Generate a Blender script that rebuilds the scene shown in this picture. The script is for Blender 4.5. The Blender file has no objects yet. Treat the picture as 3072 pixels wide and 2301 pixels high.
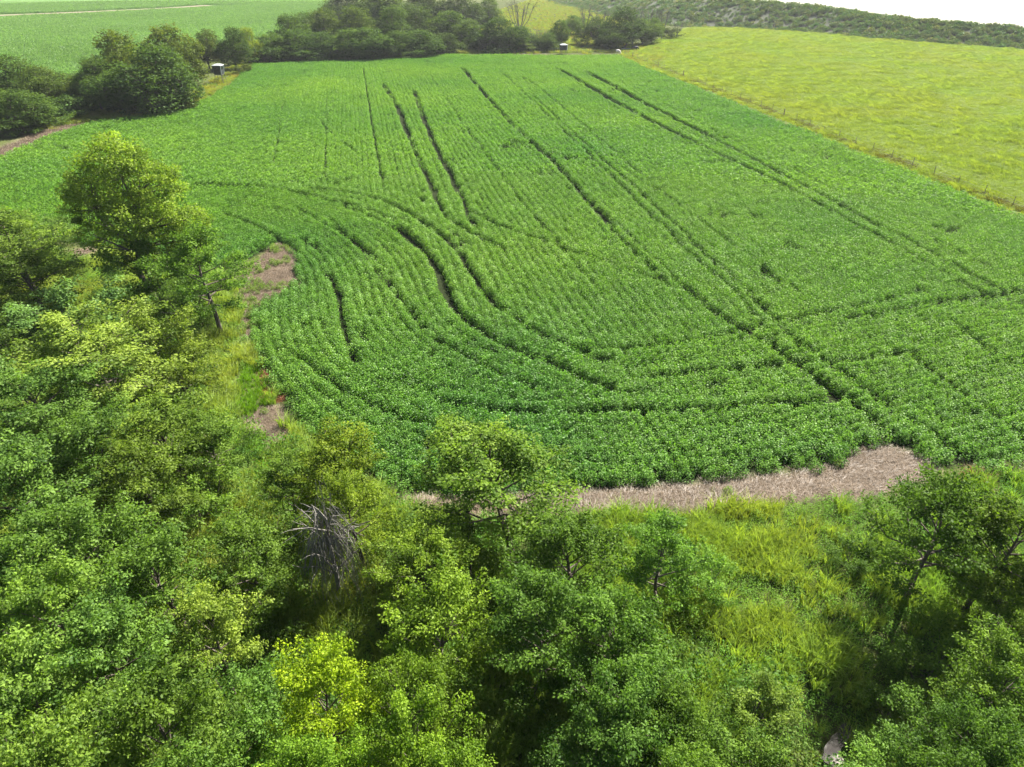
import bpy, bmesh, math, random
import numpy as np
from mathutils import Vector

sc = bpy.context.scene
COL = sc.collection
R = math.radians

# ---------------------------------------------------------------- camera, sky, sun, exposure
cam_d = bpy.data.cameras.new('camera')
cam_d.sensor_width = 36.0
cam_d.lens = 18.0 / math.tan(R(36.0))
cam_d.clip_start = 0.5
cam_d.clip_end = 9000.0
cam = bpy.data.objects.new('camera', cam_d)
COL.objects.link(cam)
cam.location = (0, 0, 25.0)
cam.rotation_euler = (R(59.0), 0, 0)
sc.camera = cam

SUN_EL, SUN_AZ = R(47.0), R(38.0)          # azimuth clockwise from +Y (straight ahead)
world = bpy.data.worlds.new('World')
sc.world = world
world.use_nodes = True
wn = world.node_tree
wn.nodes.clear()
sky = wn.nodes.new('ShaderNodeTexSky')
sky.sky_type = 'NISHITA'
sky.sun_disc = False
sky.sun_elevation = SUN_EL
sky.sun_rotation = SUN_AZ
sky.air_density = 1.0
sky.dust_density = 3.0
sky.ozone_density = 1.0
bg = wn.nodes.new('ShaderNodeBackground')
bg.inputs['Strength'].default_value = 0.055
wo = wn.nodes.new('ShaderNodeOutputWorld')
wn.links.new(sky.outputs[0], bg.inputs[0])
wn.links.new(bg.outputs[0], wo.inputs[0])

sun_d = bpy.data.lights.new('sun', 'SUN')
sun_d.energy = 5.0
sun_d.angle = R(0.55)
sun_d.color = (1.0, 0.955, 0.88)
sun = bpy.data.objects.new('sun', sun_d)
COL.objects.link(sun)
sdir = Vector((math.sin(SUN_AZ) * math.cos(SUN_EL), math.cos(SUN_AZ) * math.cos(SUN_EL), math.sin(SUN_EL)))
sun.rotation_euler = sdir.to_track_quat('Z', 'Y').to_euler()
sun.location = (60, 80, 120)

sc.view_settings.view_transform = 'Standard'
sc.view_settings.look = 'None'
sc.view_settings.exposure = 2.08
sc.view_settings.gamma = 1.0
sc.view_settings.use_curve_mapping = False
sc.render.engine = 'CYCLES'
cy = sc.cycles
cy.max_bounces = 6
cy.diffuse_bounces = 2
cy.glossy_bounces = 2
cy.transmission_bounces = 4
cy.volume_bounces = 0
cy.transparent_max_bounces = 6
cy.use_denoising = True
cy.denoising_prefilter = 'ACCURATE'
cy.denoising_input_passes = 'RGB_ALBEDO_NORMAL'
cy.sample_clamp_indirect = 6.0

# ---------------------------------------------------------------- helpers
def link(o, parent=None):
    COL.objects.link(o)
    if parent is not None:
        o.parent = parent
    return o

def tag(o, label=None, cat=None, group=None, kind=None):
    if label: o['label'] = label
    if cat: o['category'] = cat
    if group: o['group'] = group
    if kind: o['kind'] = kind
    return o

def empty(name, loc, rz=0.0, sc_=(1, 1, 1)):
    o = bpy.data.objects.new(name, None)
    o.empty_display_size = 0.3
    o.location = loc
    o.rotation_euler = (0, 0, rz)
    o.scale = sc_
    return link(o)

def mesh_np(name, verts, faces_flat, sizes, mat=None, tint=None, smooth=False):
    """mesh from numpy arrays: verts (n,3), flat corner indices, face sizes"""
    me = bpy.data.meshes.new(name)
    verts = np.asarray(verts, np.float32)
    faces_flat = np.asarray(faces_flat, np.int32)
    sizes = np.asarray(sizes, np.int32)
    me.vertices.add(len(verts)); me.vertices.foreach_set('co', verts.ravel())
    me.loops.add(len(faces_flat)); me.loops.foreach_set('vertex_index', faces_flat)
    me.polygons.add(len(sizes))
    starts = np.concatenate([[0], np.cumsum(sizes)[:-1]]).astype(np.int32)
    me.polygons.foreach_set('loop_start', starts)
    me.polygons.foreach_set('loop_total', sizes)
    if tint is not None:
        a = me.attributes.new('tint', 'FLOAT', 'POINT')
        a.data.foreach_set('value', np.asarray(tint, np.float32))
    me.update(calc_edges=True)
    if smooth:
        me.polygons.foreach_set('use_smooth', np.ones(len(sizes), bool))
    if mat: me.materials.append(mat)
    return me

class Tubes:
    def __init__(s): s.v = []; s.f = []; s.n = 0
    def add(s, pts, rads, k=6):
        pts = np.asarray(pts, float)
        n = len(pts)
        d = np.gradient(pts, axis=0)
        d /= np.linalg.norm(d, axis=1)[:, None] + 1e-9
        ref = np.array([0.31, 0.95, 0.05]) if abs(d[0][1]) < 0.8 else np.array([0.95, 0.1, 0.3])
        a = np.cross(d, ref); a /= np.linalg.norm(a, axis=1)[:, None] + 1e-9
        b = np.cross(d, a)
        th = np.arange(k) * 2 * math.pi / k
        ring = pts[:, None, :] + np.asarray(rads)[:, None, None] * (np.cos(th)[None, :, None] * a[:, None, :] + np.sin(th)[None, :, None] * b[:, None, :])
        s.v.append(ring.reshape(-1, 3))
        i = np.arange(n - 1)[:, None] * k; j = np.arange(k)[None, :]; j2 = (j + 1) % k
        q = np.stack([i + j, i + j2, i + k + j2, i + k + j], -1).reshape(-1, 4) + s.n
        s.f.append(q); s.n += n * k
    def mesh(s, name, mat):
        v = np.concatenate(s.v); f = np.concatenate(s.f)
        return mesh_np(name, v, f.ravel(), np.full(len(f), 4), mat, smooth=True)

def unit(a): return a / (np.linalg.norm(a, axis=-1, keepdims=True) + 1e-9)

def leaves_arrays(pos, axis, nrm, L, wd, fold=0.25):
    """one folded rhombic leaf per row"""
    side = unit(np.cross(axis, nrm)); n = unit(np.cross(side, axis))
    L = L[:, None]; wd = wd[:, None]
    b = pos; t = pos + axis * L - n * L * 0.12
    m = pos + axis * L * 0.45 + n * wd * fold
    v = np.stack([b, m + side * wd - n * wd * fold, t, m - side * wd - n * wd * fold], 1)
    return v.reshape(-1, 3)

def quads_mesh(name, v, mat, tint):
    nq = len(v) // 4
    return mesh_np(name, v, np.arange(len(v)), np.full(nq, 4), mat, tint)

def dist_poly(poly, pts, closed=True):
    """unsigned distance, inside flag, nearest point of pts (n,2) to a polyline"""
    p = np.asarray(poly, float); pts = np.asarray(pts, float)
    q = np.roll(p, -1, 0) if closed else p[1:]
    a = p if closed else p[:-1]
    best = np.full(len(pts), 1e18); near = np.zeros_like(pts)
    inside = np.zeros(len(pts), bool)
    for (ax, ay), (bx, by) in zip(a, q):
        dx, dy = bx - ax, by - ay
        t = np.clip(((pts[:, 0] - ax) * dx + (pts[:, 1] - ay) * dy) / (dx * dx + dy * dy + 1e-12), 0, 1)
        nx = ax + t * dx; ny = ay + t * dy
        d = (pts[:, 0] - nx) ** 2 + (pts[:, 1] - ny) ** 2
        m = d < best
        best[m] = d[m]; near[m, 0] = nx[m]; near[m, 1] = ny[m]
        if closed and ay != by:
            c = (ay > pts[:, 1]) != (by > pts[:, 1])
            inside ^= c & (pts[:, 0] < ax + (pts[:, 1] - ay) / (by - ay) * dx)
    return np.sqrt(best), inside, near

def sd(poly, pts):
    d, i, _ = dist_poly(poly, pts)
    return np.where(i, -d, d)

def chaikin(p, n=2, closed=False):
    p = np.asarray(p, float)
    for _ in range(n):
        a = p if closed else p[:-1]
        b = np.roll(p, -1, 0) if closed else p[1:]
        q = np.stack([a * .75 + b * .25, a * .25 + b * .75], 1).reshape(-1, 2)
        p = q if closed else np.concatenate([p[:1], q, p[-1:]])
    return p

_rs = np.random.RandomState(5)
_lat = _rs.rand(256, 256)
def vnoise(x, y):
    x = np.asarray(x, float); y = np.asarray(y, float)
    xi = np.floor(x).astype(int); yi = np.floor(y).astype(int)
    fx = x - xi; fy = y - yi
    fx = fx * fx * (3 - 2 * fx); fy = fy * fy * (3 - 2 * fy)
    g = lambda i, j: _lat[i & 255, j & 255]
    return (g(xi, yi) * (1 - fx) + g(xi + 1, yi) * fx) * (1 - fy) + (g(xi, yi + 1) * (1 - fx) + g(xi + 1, yi + 1) * fx) * fy
def fbm(x, y, o=4):
    s = 0; a = .5
    for k in range(o):
        s = s + a * vnoise(x * 2 ** k + 17 * k, y * 2 ** k + 31 * k); a *= .5
    return s
def sstep(a, b, x):
    t = np.clip((x - a) / (b - a), 0, 1); return t * t * (3 - 2 * t)

# ---------------------------------------------------------------- materials
def new_mat(name):
    m = bpy.data.materials.new(name); m.use_nodes = True
    m.node_tree.nodes.clear()
    return m, m.node_tree.nodes, m.node_tree.links

def leaf_mat(name, c1, c2, trans=0.45, gloss=0.06, rough=0.4, inst=False, tcol=(1.25, 1.2, 0.45)):
    m, N, Lk = new_mat(name)
    at = N.new('ShaderNodeAttribute'); at.attribute_name = 'tint'
    mix = N.new('ShaderNodeMixRGB'); mix.inputs[1].default_value = (*c1, 1); mix.inputs[2].default_value = (*c2, 1)
    Lk.new(at.outputs['Fac'], mix.inputs[0])
    mul = N.new('ShaderNodeMixRGB'); mul.blend_type = 'MULTIPLY'; mul.inputs[0].default_value = 1
    Lk.new(mix.outputs[0], mul.inputs[1])
    if inst:
        ai = N.new('ShaderNodeAttribute'); ai.attribute_name = 'itint'; ai.attribute_type = 'INSTANCER'
        Lk.new(ai.outputs['Color'], mul.inputs[2])
    else:
        oi = N.new('ShaderNodeObjectInfo')
        Lk.new(oi.outputs['Color'], mul.inputs[2])
    d = N.new('ShaderNodeBsdfDiffuse'); Lk.new(mul.outputs[0], d.inputs[0])
    tm = N.new('ShaderNodeMixRGB'); tm.blend_type = 'MULTIPLY'; tm.inputs[0].default_value = 1
    tm.inputs[2].default_value = (*tcol, 1); Lk.new(mul.outputs[0], tm.inputs[1])
    t = N.new('ShaderNodeBsdfTranslucent'); Lk.new(tm.outputs[0], t.inputs[0])
    mx = N.new('ShaderNodeMixShader'); mx.inputs[0].default_value = trans
    Lk.new(d.outputs[0], mx.inputs[1]); Lk.new(t.outputs[0], mx.inputs[2])
    g = N.new('ShaderNodeBsdfGlossy'); g.inputs['Roughness'].default_value = rough
    g.inputs[0].default_value = (1, 1, 1, 1)
    mg = N.new('ShaderNodeMixShader'); mg.inputs[0].default_value = gloss
    Lk.new(mx.outputs[0], mg.inputs[1]); Lk.new(g.outputs[0], mg.inputs[2])
    o = N.new('ShaderNodeOutputMaterial'); Lk.new(mg.outputs[0], o.inputs[0])
    return m

def noise_mat(name, c1, c2, scale=3.0, rough=0.85, bump=0.3, detail=6, stretch=(1, 1, 1), metallic=0.0):
    m, N, Lk = new_mat(name)
    tc = N.new('ShaderNodeTexCoord'); mp = N.new('ShaderNodeMapping'); mp.inputs['Scale'].default_value = stretch
    Lk.new(tc.outputs['Object'], mp.inputs[0])
    n = N.new('ShaderNodeTexNoise'); n.inputs['Scale'].default_value = scale; n.inputs['Detail'].default_value = detail
    Lk.new(mp.outputs[0], n.inputs['Vector'])
    r = N.new('ShaderNodeValToRGB')
    r.color_ramp.elements[0].position = .3; r.color_ramp.elements[1].position = .7
    r.color_ramp.elements[0].color = (*c1, 1); r.color_ramp.elements[1].color = (*c2, 1)
    Lk.new(n.outputs[0], r.inputs[0])
    b = N.new('ShaderNodeBsdfPrincipled'); b.inputs['Roughness'].default_value = rough
    b.inputs['Metallic'].default_value = metallic; b.inputs['Specular IOR Level'].default_value = .25 if rough > .6 else .5
    Lk.new(r.outputs[0], b.inputs['Base Color'])
    if bump:
        bp = N.new('ShaderNodeBump'); bp.inputs['Strength'].default_value = bump; bp.inputs['Distance'].default_value = .05
        Lk.new(n.outputs[0], bp.inputs['Height']); Lk.new(bp.outputs[0], b.inputs['Normal'])
    o = N.new('ShaderNodeOutputMaterial'); Lk.new(b.outputs[0], o.inputs[0])
    return m

M_bark = noise_mat('bark', (.05, .04, .03), (.12, .10, .08), 8, .9, .6, stretch=(3, 3, .6))
M_deadwood = noise_mat('dead_wood', (.10, .092, .078), (.21, .195, .17), 6, .9, .4, stretch=(3, 3, .6))
M_leaf = leaf_mat('tree_leaf', (.038, .076, .014), (.175, .250, .045), trans=.44, gloss=.004, rough=.5, tcol=(1.18, 1.3, .45))
M_leaf_far = leaf_mat('belt_leaf', (.034, .064, .015), (.118, .166, .032), trans=.42, gloss=.005, rough=.55)
M_soy = leaf_mat('soybean_leaf', (.042, .100, .011), (.150, .235, .030), trans=.42, gloss=.008, rough=.45, inst=True, tcol=(1.1, 1.25, .5))
M_blade = leaf_mat('grass_blade', (.15, .185, .025), (.25, .26, .045), trans=.45, gloss=.005, inst=True, tcol=(1.15, 1.1, .5))
M_weed = leaf_mat('weed_leaf', (.080, .135, .018), (.160, .215, .040), trans=.48, gloss=.004, rough=.55, inst=True)
M_straw = leaf_mat('dry_straw', (.15, .122, .088), (.33, .27, .195), trans=.15, gloss=.02, inst=True, tcol=(1, 1, 1))
M_scrub = leaf_mat('levee_scrub', (.048, .085, .028), (.10, .155, .045), trans=.35, gloss=.012, inst=True)

# ---------------------------------------------------------------- layout in metres (x to the right, y ahead of the camera)
FIELD = np.array([(-6.25,30.09), (-9.21,32.23), (-11.58,34.39), (-14.15,37.24), (-16.08,40.31), (-17.97,43.43), (-19.71,46.92), (-21.07,50.86), (-21.58,53.66), (-20.58,55.82),
    (-19.19,58.12), (-20.14,62.73), (-22.40,67.70), (-24.03,69.31), (-25.11,66.65), (-26.05,63.92), (-27.64,62.15), (-31.38,63.92), (-36.32,67.04), (-41.60,68.36), (-47.84,71.14), (-56.77,76.14), (-75.16,83.42),
    (-79.39,88.95), (-74.81,105.11), (-75.05,120.16), (-74.19,130.40), (-63.36,139.98), (-62.90,155.26), (-64.52,172.53), (-68.28,193.69), (-71.39,210.99), (-53.30,218.11), (-20.45,233.79),
    (14.43,231.42), (32.47,231.42), (34.24,217.07), (35.39,202.45), (41.31,171.18), (48.37,129.59), (52.79,104.55), (54.53,93.30), (57.58,77.44), (62.30,54.39),
    (58.38,39.72), (44.44,34.49), (33.33,33.33), (29.70,32.67), (27.49,31.30), (26.40,32.14), (23.87,32.67), (23.41,33.65), (22.11,34.11), (20.45,33.79), (19.04,32.67), (17.10,32.14),
    (12.91,31.38), (7.55,30.57), (2.39,30.17), (-1.42,29.86)])
FENCE_A, FENCE_B = (36.08,231.42), (60.90,73.34)
PASTURE = np.array([(35.93,208.07), (42.53,176.69), (49.76,133.74), (54.03,107.38), (55.46,95.14), (58.84,79.47), (63.32,55.53), (260, 60), (300, 140), (240, 180), (166.12,251.73), (155.72,263.19), (141.43,275.68), (124.81,304.36), (113.84,325.35),
    (98.56,339.32), (79.70,344.24), (64.35,312.44), (47.87,269.30), (37.81,237.43)])
HEAD = chaikin([(-74.78,93.30), (-39.90,89.79), (-33.14,88.95), (-28.00,87.31), (-22.63,83.98), (-17.25,78.95), (-12.80,73.80), (-9.44,68.36), (-7.29,62.96), (-6.22,59.17), (-5.15,54.86), (-3.56,50.86), (-1.27,47.67),
    (1.84,45.62), (6.57,45.12), (11.83,46.05), (15.99,47.52), (20.71,49.07), (27.78,51.28), (36.51,54.39), (44.92,57.10), (63.50,60.46), (82.92,62.73)], 2)
TRACKS = [
 ([(-21.13,162.87), (-16.09,134.60), (-12.59,115.72), (-9.54,101.07), (-7.11,89.37), (-5.49,81.58), (-4.35,74.88), (-3.42,70.43)], .26, 1.0),
 ([(-29.15,172.53), (-22.00,143.78), (-17.52,122.67), (-14.10,106.52), (-10.97,92.62), (-8.84,82.49), (-6.63,74.88), (-3.40,70.15), (-0.74,66.65)], .28, .9),
 ([(-5.00,79.47), (-2.33,74.88), (2.11,70.15), (6.48,64.89), (10.49,61.35), (13.76,58.12), (15.50,54.86), (16.84,50.86)], .28, .85),
 ([(-39.90,89.79), (-33.14,88.95), (-28.00,87.31), (-22.63,83.98), (-17.25,78.95), (-12.74,73.34), (-9.36,67.70), (-7.27,62.73), (-6.33,59.38), (-5.51,55.34), (-4.28,51.71), (-2.36,48.44), (0.14,45.83), (3.08,43.10), (6.58,39.61)], .40, 1.0),
 ([(-25.95,88.33), (-19.74,86.31), (-13.93,81.58), (-9.67,74.88), (-6.97,69.73), (-4.78,65.14), (-3.66,60.46), (-2.22,55.34), (-0.22,51.28), (2.26,47.67), (4.88,45.12), (6.75,43.76)], .38, 1.0),
 ([(-20.10,82.49), (-15.00,78.11), (-11.06,71.86), (-8.53,66.40), (-7.16,61.58), (-6.27,56.31)], .22, .7),
 ([(-20.91,76.46), (-16.65,70.43), (-13.26,64.52), (-11.14,59.38), (-9.62,54.39)], .24, .8),
 ([(-24.88,79.81), (-20.55,74.88), (-16.38,69.04), (-13.60,63.92), (-11.40,58.33)], .2, .6),
 ([(-16.38,59.38), (-14.50,54.39), (-13.50,50.86), (-12.74,47.67), (-11.12,43.76)], .26, .9),
 ([(11.97,199.75), (21.25,146.25), (28.64,114.09), (33.32,93.75), (36.39,78.11), (38.54,67.04), (39.78,57.51), (40.57,55.34)], .30, .9),
 ([(18.48,195.38), (26.70,146.25), (32.02,119.11), (34.91,101.07), (37.31,86.31), (39.18,74.88), (40.86,66.14), (41.88,58.33), (42.77,53.66)], .30, .9),
 ([(-12.82,199.75), (-5.42,156.96), (0.32,126.43), (5.62,103.73), (8.70,85.33), (11.15,73.34), (13.41,63.32), (15.02,56.31), (16.84,50.86), (18.58,46.78), (20.16,43.30), (20.86,39.15), (21.93,35.95), (22.66,32.67)], .30, .9),
 ([(4.26,156.96), (9.61,122.67), (13.68,98.52), (16.30,83.42), (17.81,71.86), (19.00,62.73), (20.50,55.82), (20.92,47.52), (22.51,43.43), (23.97,38.59), (25.45,34.97), (25.92,32.23)], .24, .75),
 ([(1.63,191.19), (8.81,151.43), (13.31,120.86), (17.64,91.52), (20.30,76.46), (22.58,66.14), (24.66,56.31)], .12, .4),
 ([(-4.71,38.59), (-1.36,37.39), (2.76,37.13), (6.91,37.39), (11.63,37.39), (15.95,38.04), (21.30,38.70)], .26, .9),
 ([(4.89,45.34), (8.33,45.62), (11.86,46.19), (15.28,47.52), (19.99,49.07), (24.94,50.70), (29.84,51.71), (36.41,54.21), (44.42,56.31)], .26, .8),
 ([(9.34,41.39), (12.72,42.33), (17.46,43.04), (20.49,43.30), (24.71,43.96), (29.23,45.06)], .26, .9),
 ([(17.83,49.07), (24.01,51.20), (30.83,53.93), (36.11,56.70)], .24, .85),
 ([(-5.93,44.78), (-3.31,46.19), (-0.54,45.12)], .2, .5),
 ([(-38.82,199.75), (-30.12,156.96), (-22.51,119.11), (-19.26,103.73), (-16.06,88.33)], .16, .55),
 ([(-45.57,148.80), (-38.06,119.11), (-33.98,102.38)], .14, .55),
 ([(-41.49,169.19), (-33.70,134.60), (-24.18,91.52)], .1, .3),
 ([(-52.84,195.38), (-50.80,172.53), (-49.31,153.05)], .2, .7),
 ([(-57.81,130.40), (-53.67,137.24), (-49.12,144.76)], .2, .7),
 ([(-33.66,130.40), (-29.15,119.11), (-24.25,109.44), (-20.23,102.38)], .1, .35),
 ([(-13.67,213.99), (-0.77,212.98), (19.77,212.98)], .3, .6),
 ([(-32.83,78.11), (-28.65,74.88), (-24.35,70.43), (-21.53,67.04)], .3, .8),
 ([(-3.08,195.38), (4.90,146.25), (10.34,112.50), (13.75,89.37), (16.12,73.34), (17.86,61.58), (19.31,54.39), (19.93,50.04)], .16, .6),
 ([(22.98,195.38), (30.76,143.78), (35.47,112.50), (39.23,91.52), (41.64,78.11), (43.50,67.70), (45.04,57.30)], .1, .35),
 ([(-20.04,187.17), (-12.55,148.80), (-6.50,119.11), (-2.30,98.52), (1.31,81.58), (4.45,69.04), (7.39,56.31)], .1, .35),
 ([(5.06,106.52), (7.88,89.37), (9.99,76.46), (11.92,65.14), (13.60,57.30)], .26, .85),
 ([(-9.75,55.34), (-7.64,50.86), (-5.03,46.19), (-1.82,42.78), (2.28,39.72)], .2, .7),
 ([(-15.69,44.78), (-12.03,40.31), (-8.12,37.24), (-4.15,35.45), (-0.17,34.97)], .2, .6),
 ([(19.09,47.30), (20.21,43.43), (21.86,38.59), (22.97,34.49), (23.74,32.67)], .26, .8),
 ([(29.09,44.10), (30.01,39.15), (30.83,34.49)], .26, .8),
 ([(34.28,50.86), (34.95,46.19), (35.60,42.14)], .2, .7),
 ([(-13.47,86.31), (-11.36,85.33), (-10.49,82.49)], .25, .9),
]
TRACKS = [(chaikin(p, 2), w, s) for p, w, s in TRACKS]
BARE = [np.array(p) for p in (
 [(-6.90,29.39), (-2.66,29.47), (2.38,29.86), (7.49,30.25), (12.82,31.05), (16.98,31.80), (18.95,32.45), (20.45,33.79), (22.31,34.25), (24.07,33.33), (24.08,32.02), (22.79,30.77), (20.06,29.86), (14.83,29.32), (9.61,28.28), (5.91,27.99), (2.28,28.06), (-2.60,28.46), (-6.27,28.46)],
 [(-24.11,69.59), (-21.90,67.04), (-19.76,61.58), (-19.11,57.81), (-20.58,55.82), (-21.58,53.66), (-19.98,47.67), (-20.56,48.05), (-22.31,52.58), (-24.34,56.31), (-25.28,61.58), (-24.68,64.52)],
 [(-15.37,38.70), (-13.86,35.85), (-13.67,33.93), (-15.37,34.97), (-17.22,36.71), (-16.38,38.26)],
 [(-45.56,67.04), (-42.54,68.36), (-40.22,65.14), (-43.47,64.89)],
 [(-74.65,94.91), (-74.64,104.83), (-74.85,119.80), (-73.57,130.00), (-77.40,135.04), (-79.48,125.28), (-79.03,111.88), (-79.55,102.12)],
 [(-63.71,162.87), (-68.24,195.38), (-65.30,185.60), (-62.71,167.25)],
 [(25.97,31.38), (29.70,32.67), (33.23,33.20), (32.57,32.23), (28.71,31.59)],
 [(-24.78,234.99), (10.57,238.66), (10.42,234.99), (-14.57,229.10)],
)]
RED = [np.array(p) for p in ([(-17.48,43.43), (-16.08,41.21), (-15.31,39.26), (-16.18,39.61), (-17.13,41.51)], [(26.19,32.02), (28.32,31.80), (26.43,30.37), (25.24,30.77)])]
BRIGHT = [np.array([(-19.01,44.10), (-17.81,43.43), (-16.32,40.60), (-15.50,38.31), (-16.65,37.24), (-17.87,38.04), (-18.81,41.51)]), np.array([(-16.82,35.95), (-14.24,34.97), (-14.05,33.33), (-16.03,33.56)])]
CREEK = chaikin([(22.15,19.37), (16.01,18.26), (13.30,16.73), (12.29,15.97), (11.56,14.99), (10.56,13.66), (7.25,11.06)], 2)
GULLY = chaikin([(57.10,282.36), (54.32,277.32), (51.11,274.06)], 2)

def terrain(x, y):
    x = np.asarray(x, float); y = np.asarray(y, float)
    z = 0.5 * (fbm(x / 60, y / 60, 3) - .44) * sstep(10, 60, np.hypot(x, y)) * sstep(1500, 300, y)
    p = np.stack([x.ravel(), y.ravel()], 1)
    d = np.full(len(p), 99.0)
    near = (p[:, 1] < 40) & (p[:, 0] > -10) & (p[:, 0] < 45)
    if near.any():
        d[near] = dist_poly(CREEK, p[near], False)[0]
    z = z - (1.1 * (1 - sstep(.5, 2.4, d))).reshape(z.shape)
    return z

def tz(x, y): return float(terrain(np.array([x]), np.array([y]))[0])

# ---------------------------------------------------------------- ground: one sheet to the horizon
def axis(lo, hi, fine, far_lo, far_hi, g=1.16):
    a = list(np.arange(lo, hi + 1e-6, fine)); s = fine
    up = [a[-1]]
    while up[-1] < far_hi: s *= g; up.append(up[-1] + s)
    dn = [a[0]]; s = fine
    while dn[-1] > far_lo: s *= g; dn.append(dn[-1] - s)
    return np.array(dn[:0:-1] + a + up[1:])
xs = axis(-45, 60, .5, -4000, 4500, 1.06); ys = axis(2, 80, .5, -400, 6000, 1.05)
GX, GY = np.meshgrid(xs, ys)
GZ = terrain(GX, GY)
nx, ny = len(xs), len(ys)
gp = np.stack([GX.ravel(), GY.ravel()], 1)
jit = (fbm(gp[:, 0] * .7, gp[:, 1] * .7, 3) - .45)
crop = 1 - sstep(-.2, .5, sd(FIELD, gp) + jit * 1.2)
bare = np.zeros(len(gp))
for b in BARE: bare = np.maximum(bare, 1 - sstep(-.5, .6, sd(b, gp) + jit * 2.2))
red = np.zeros(len(gp))
for b in RED: red = np.maximum(red, 1 - sstep(-.4, .5, sd(b, gp) + jit * 2))
past = 1 - sstep(-.5, 1.0, sd(PASTURE, gp) + jit)
FARF = np.array([(-60, 150), (-106.76,183.30), (-104.70,224.58), (-108.94,339.32), (-145.87,623.05), (-95, 560), (-60, 1400), (-2500, 1400), (-2500, 120), (-160, 120)])
farf = 1 - sstep(-2, 2, sd(FARF, gp) + jit * 4)
me = mesh_np('ground', np.stack([GX.ravel(), GY.ravel(), GZ.ravel()], 1),
    (lambda i, j: np.stack([i * nx + j, i * nx + j + 1, (i + 1) * nx + j + 1, (i + 1) * nx + j], -1))(*np.meshgrid(np.arange(ny - 1), np.arange(nx - 1), indexing='ij')).reshape(-1),
    np.full((nx - 1) * (ny - 1), 4), None, smooth=True)
for nm, a in (('crop', crop), ('bare', bare), ('red', red), ('pasture', past), ('farfield', farf)):
    at = me.attributes.new(nm, 'FLOAT', 'POINT'); at.data.foreach_set('value', a.astype(np.float32))
def ground_mat():
    m, N, Lk = new_mat('ground_cover')
    tc = N.new('ShaderNodeTexCoord')
    def ns(scale, detail=6):
        n = N.new('ShaderNodeTexNoise'); n.inputs['Scale'].default_value = scale; n.inputs['Detail'].default_value = detail
        n.inputs['Roughness'].default_value = .65
        Lk.new(tc.outputs['Object'], n.inputs['Vector']); return n
    n1, n2, n3 = ns(1.7), ns(.06, 5), ns(9)
    def ramp(src, c1, c2, lo=.35, hi=.65):
        r = N.new('ShaderNodeValToRGB'); r.color_ramp.elements[0].position = lo; r.color_ramp.elements[1].position = hi
        r.color_ramp.elements[0].color = (*c1, 1); r.color_ramp.elements[1].color = (*c2, 1)
        Lk.new(src.outputs[0], r.inputs[0]); return r.outputs[0]
    col = ramp(n1, (.03, .042, .014), (.075, .085, .026))
    def over(col, attr, c):
        a = N.new('ShaderNodeAttribute'); a.attribute_name = attr
        mx = N.new('ShaderNodeMixRGB'); Lk.new(a.outputs['Fac'], mx.inputs[0]); Lk.new(col, mx.inputs[1]); Lk.new(c, mx.inputs[2])
        return mx.outputs[0]
    col = over(col, 'farfield', ramp(n2, (.055, .11, .028), (.085, .145, .04)))
    pmix = N.new('ShaderNodeMixRGB'); pmix.inputs[0].default_value = .5
    Lk.new(ramp(n2, (.095, .135, .024), (.125, .155, .032)), pmix.inputs[1]); Lk.new(ramp(n1, (.07, .12, .022), (.125, .16, .036)), pmix.inputs[2])
    col = over(col, 'pasture', pmix.outputs[0])
    col = over(col, 'bare', ramp(n3, (.115, .090, .065), (.235, .185, .135)))
    col = over(col, 'crop', ramp(n3, (.010, .018, .006), (.022, .026, .011)))  # soil under the crop darkened: shade between the plants painted in
    col = over(col, 'red', ramp(n3, (.13, .06, .03), (.20, .11, .06)))
    b = N.new('ShaderNodeBsdfPrincipled'); b.inputs['Roughness'].default_value = .95; b.inputs['Specular IOR Level'].default_value = .02
    Lk.new(col, b.inputs['Base Color'])
    bp = N.new('ShaderNodeBump'); bp.inputs['Strength'].default_value = .5; bp.inputs['Distance'].default_value = .12
    Lk.new(n1.outputs[0], bp.inputs['Height']); Lk.new(bp.outputs[0], b.inputs['Normal'])
    o = N.new('ShaderNodeOutputMaterial'); Lk.new(b.outputs[0], o.inputs[0])
    return m
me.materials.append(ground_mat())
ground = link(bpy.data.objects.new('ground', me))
tag(ground, 'open farmland ground under the crops, pasture, straw strips and woods', 'ground', kind='structure')

# ---------------------------------------------------------------- water
def water_mat(name, col, rough, bump):
    m, N, Lk = new_mat(name)
    b = N.new('ShaderNodeBsdfPrincipled'); b.inputs['Base Color'].default_value = (*col, 1)
    b.inputs['Roughness'].default_value = rough; b.inputs['IOR'].default_value = 1.33
    n = N.new('ShaderNodeTexNoise'); n.inputs['Scale'].default_value = .8; n.inputs['Detail'].default_value = 4
    tc = N.new('ShaderNodeTexCoord'); Lk.new(tc.outputs['Object'], n.inputs['Vector'])
    bp = N.new('ShaderNodeBump'); bp.inputs['Strength'].default_value = bump; bp.inputs['Distance'].default_value = .1
    Lk.new(n.outputs[0], bp.inputs['Height']); Lk.new(bp.outputs[0], b.inputs['Normal'])
    o = N.new('ShaderNodeOutputMaterial'); Lk.new(b.outputs[0], o.inputs[0]); return m
M_lake = water_mat('lake_water', (.16, .18, .18), .12, .25)
M_creek = water_mat('creek_water', (.035, .035, .028), .06, .12)
def poly_sheet(name, pts, z, mat):
    me = bpy.data.meshes.new(name)
    me.from_pydata([(x, y, z) for x, y in pts], [], [list(range(len(pts)))])
    me.materials.append(mat)
    return link(bpy.data.objects.new(name, me))
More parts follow.
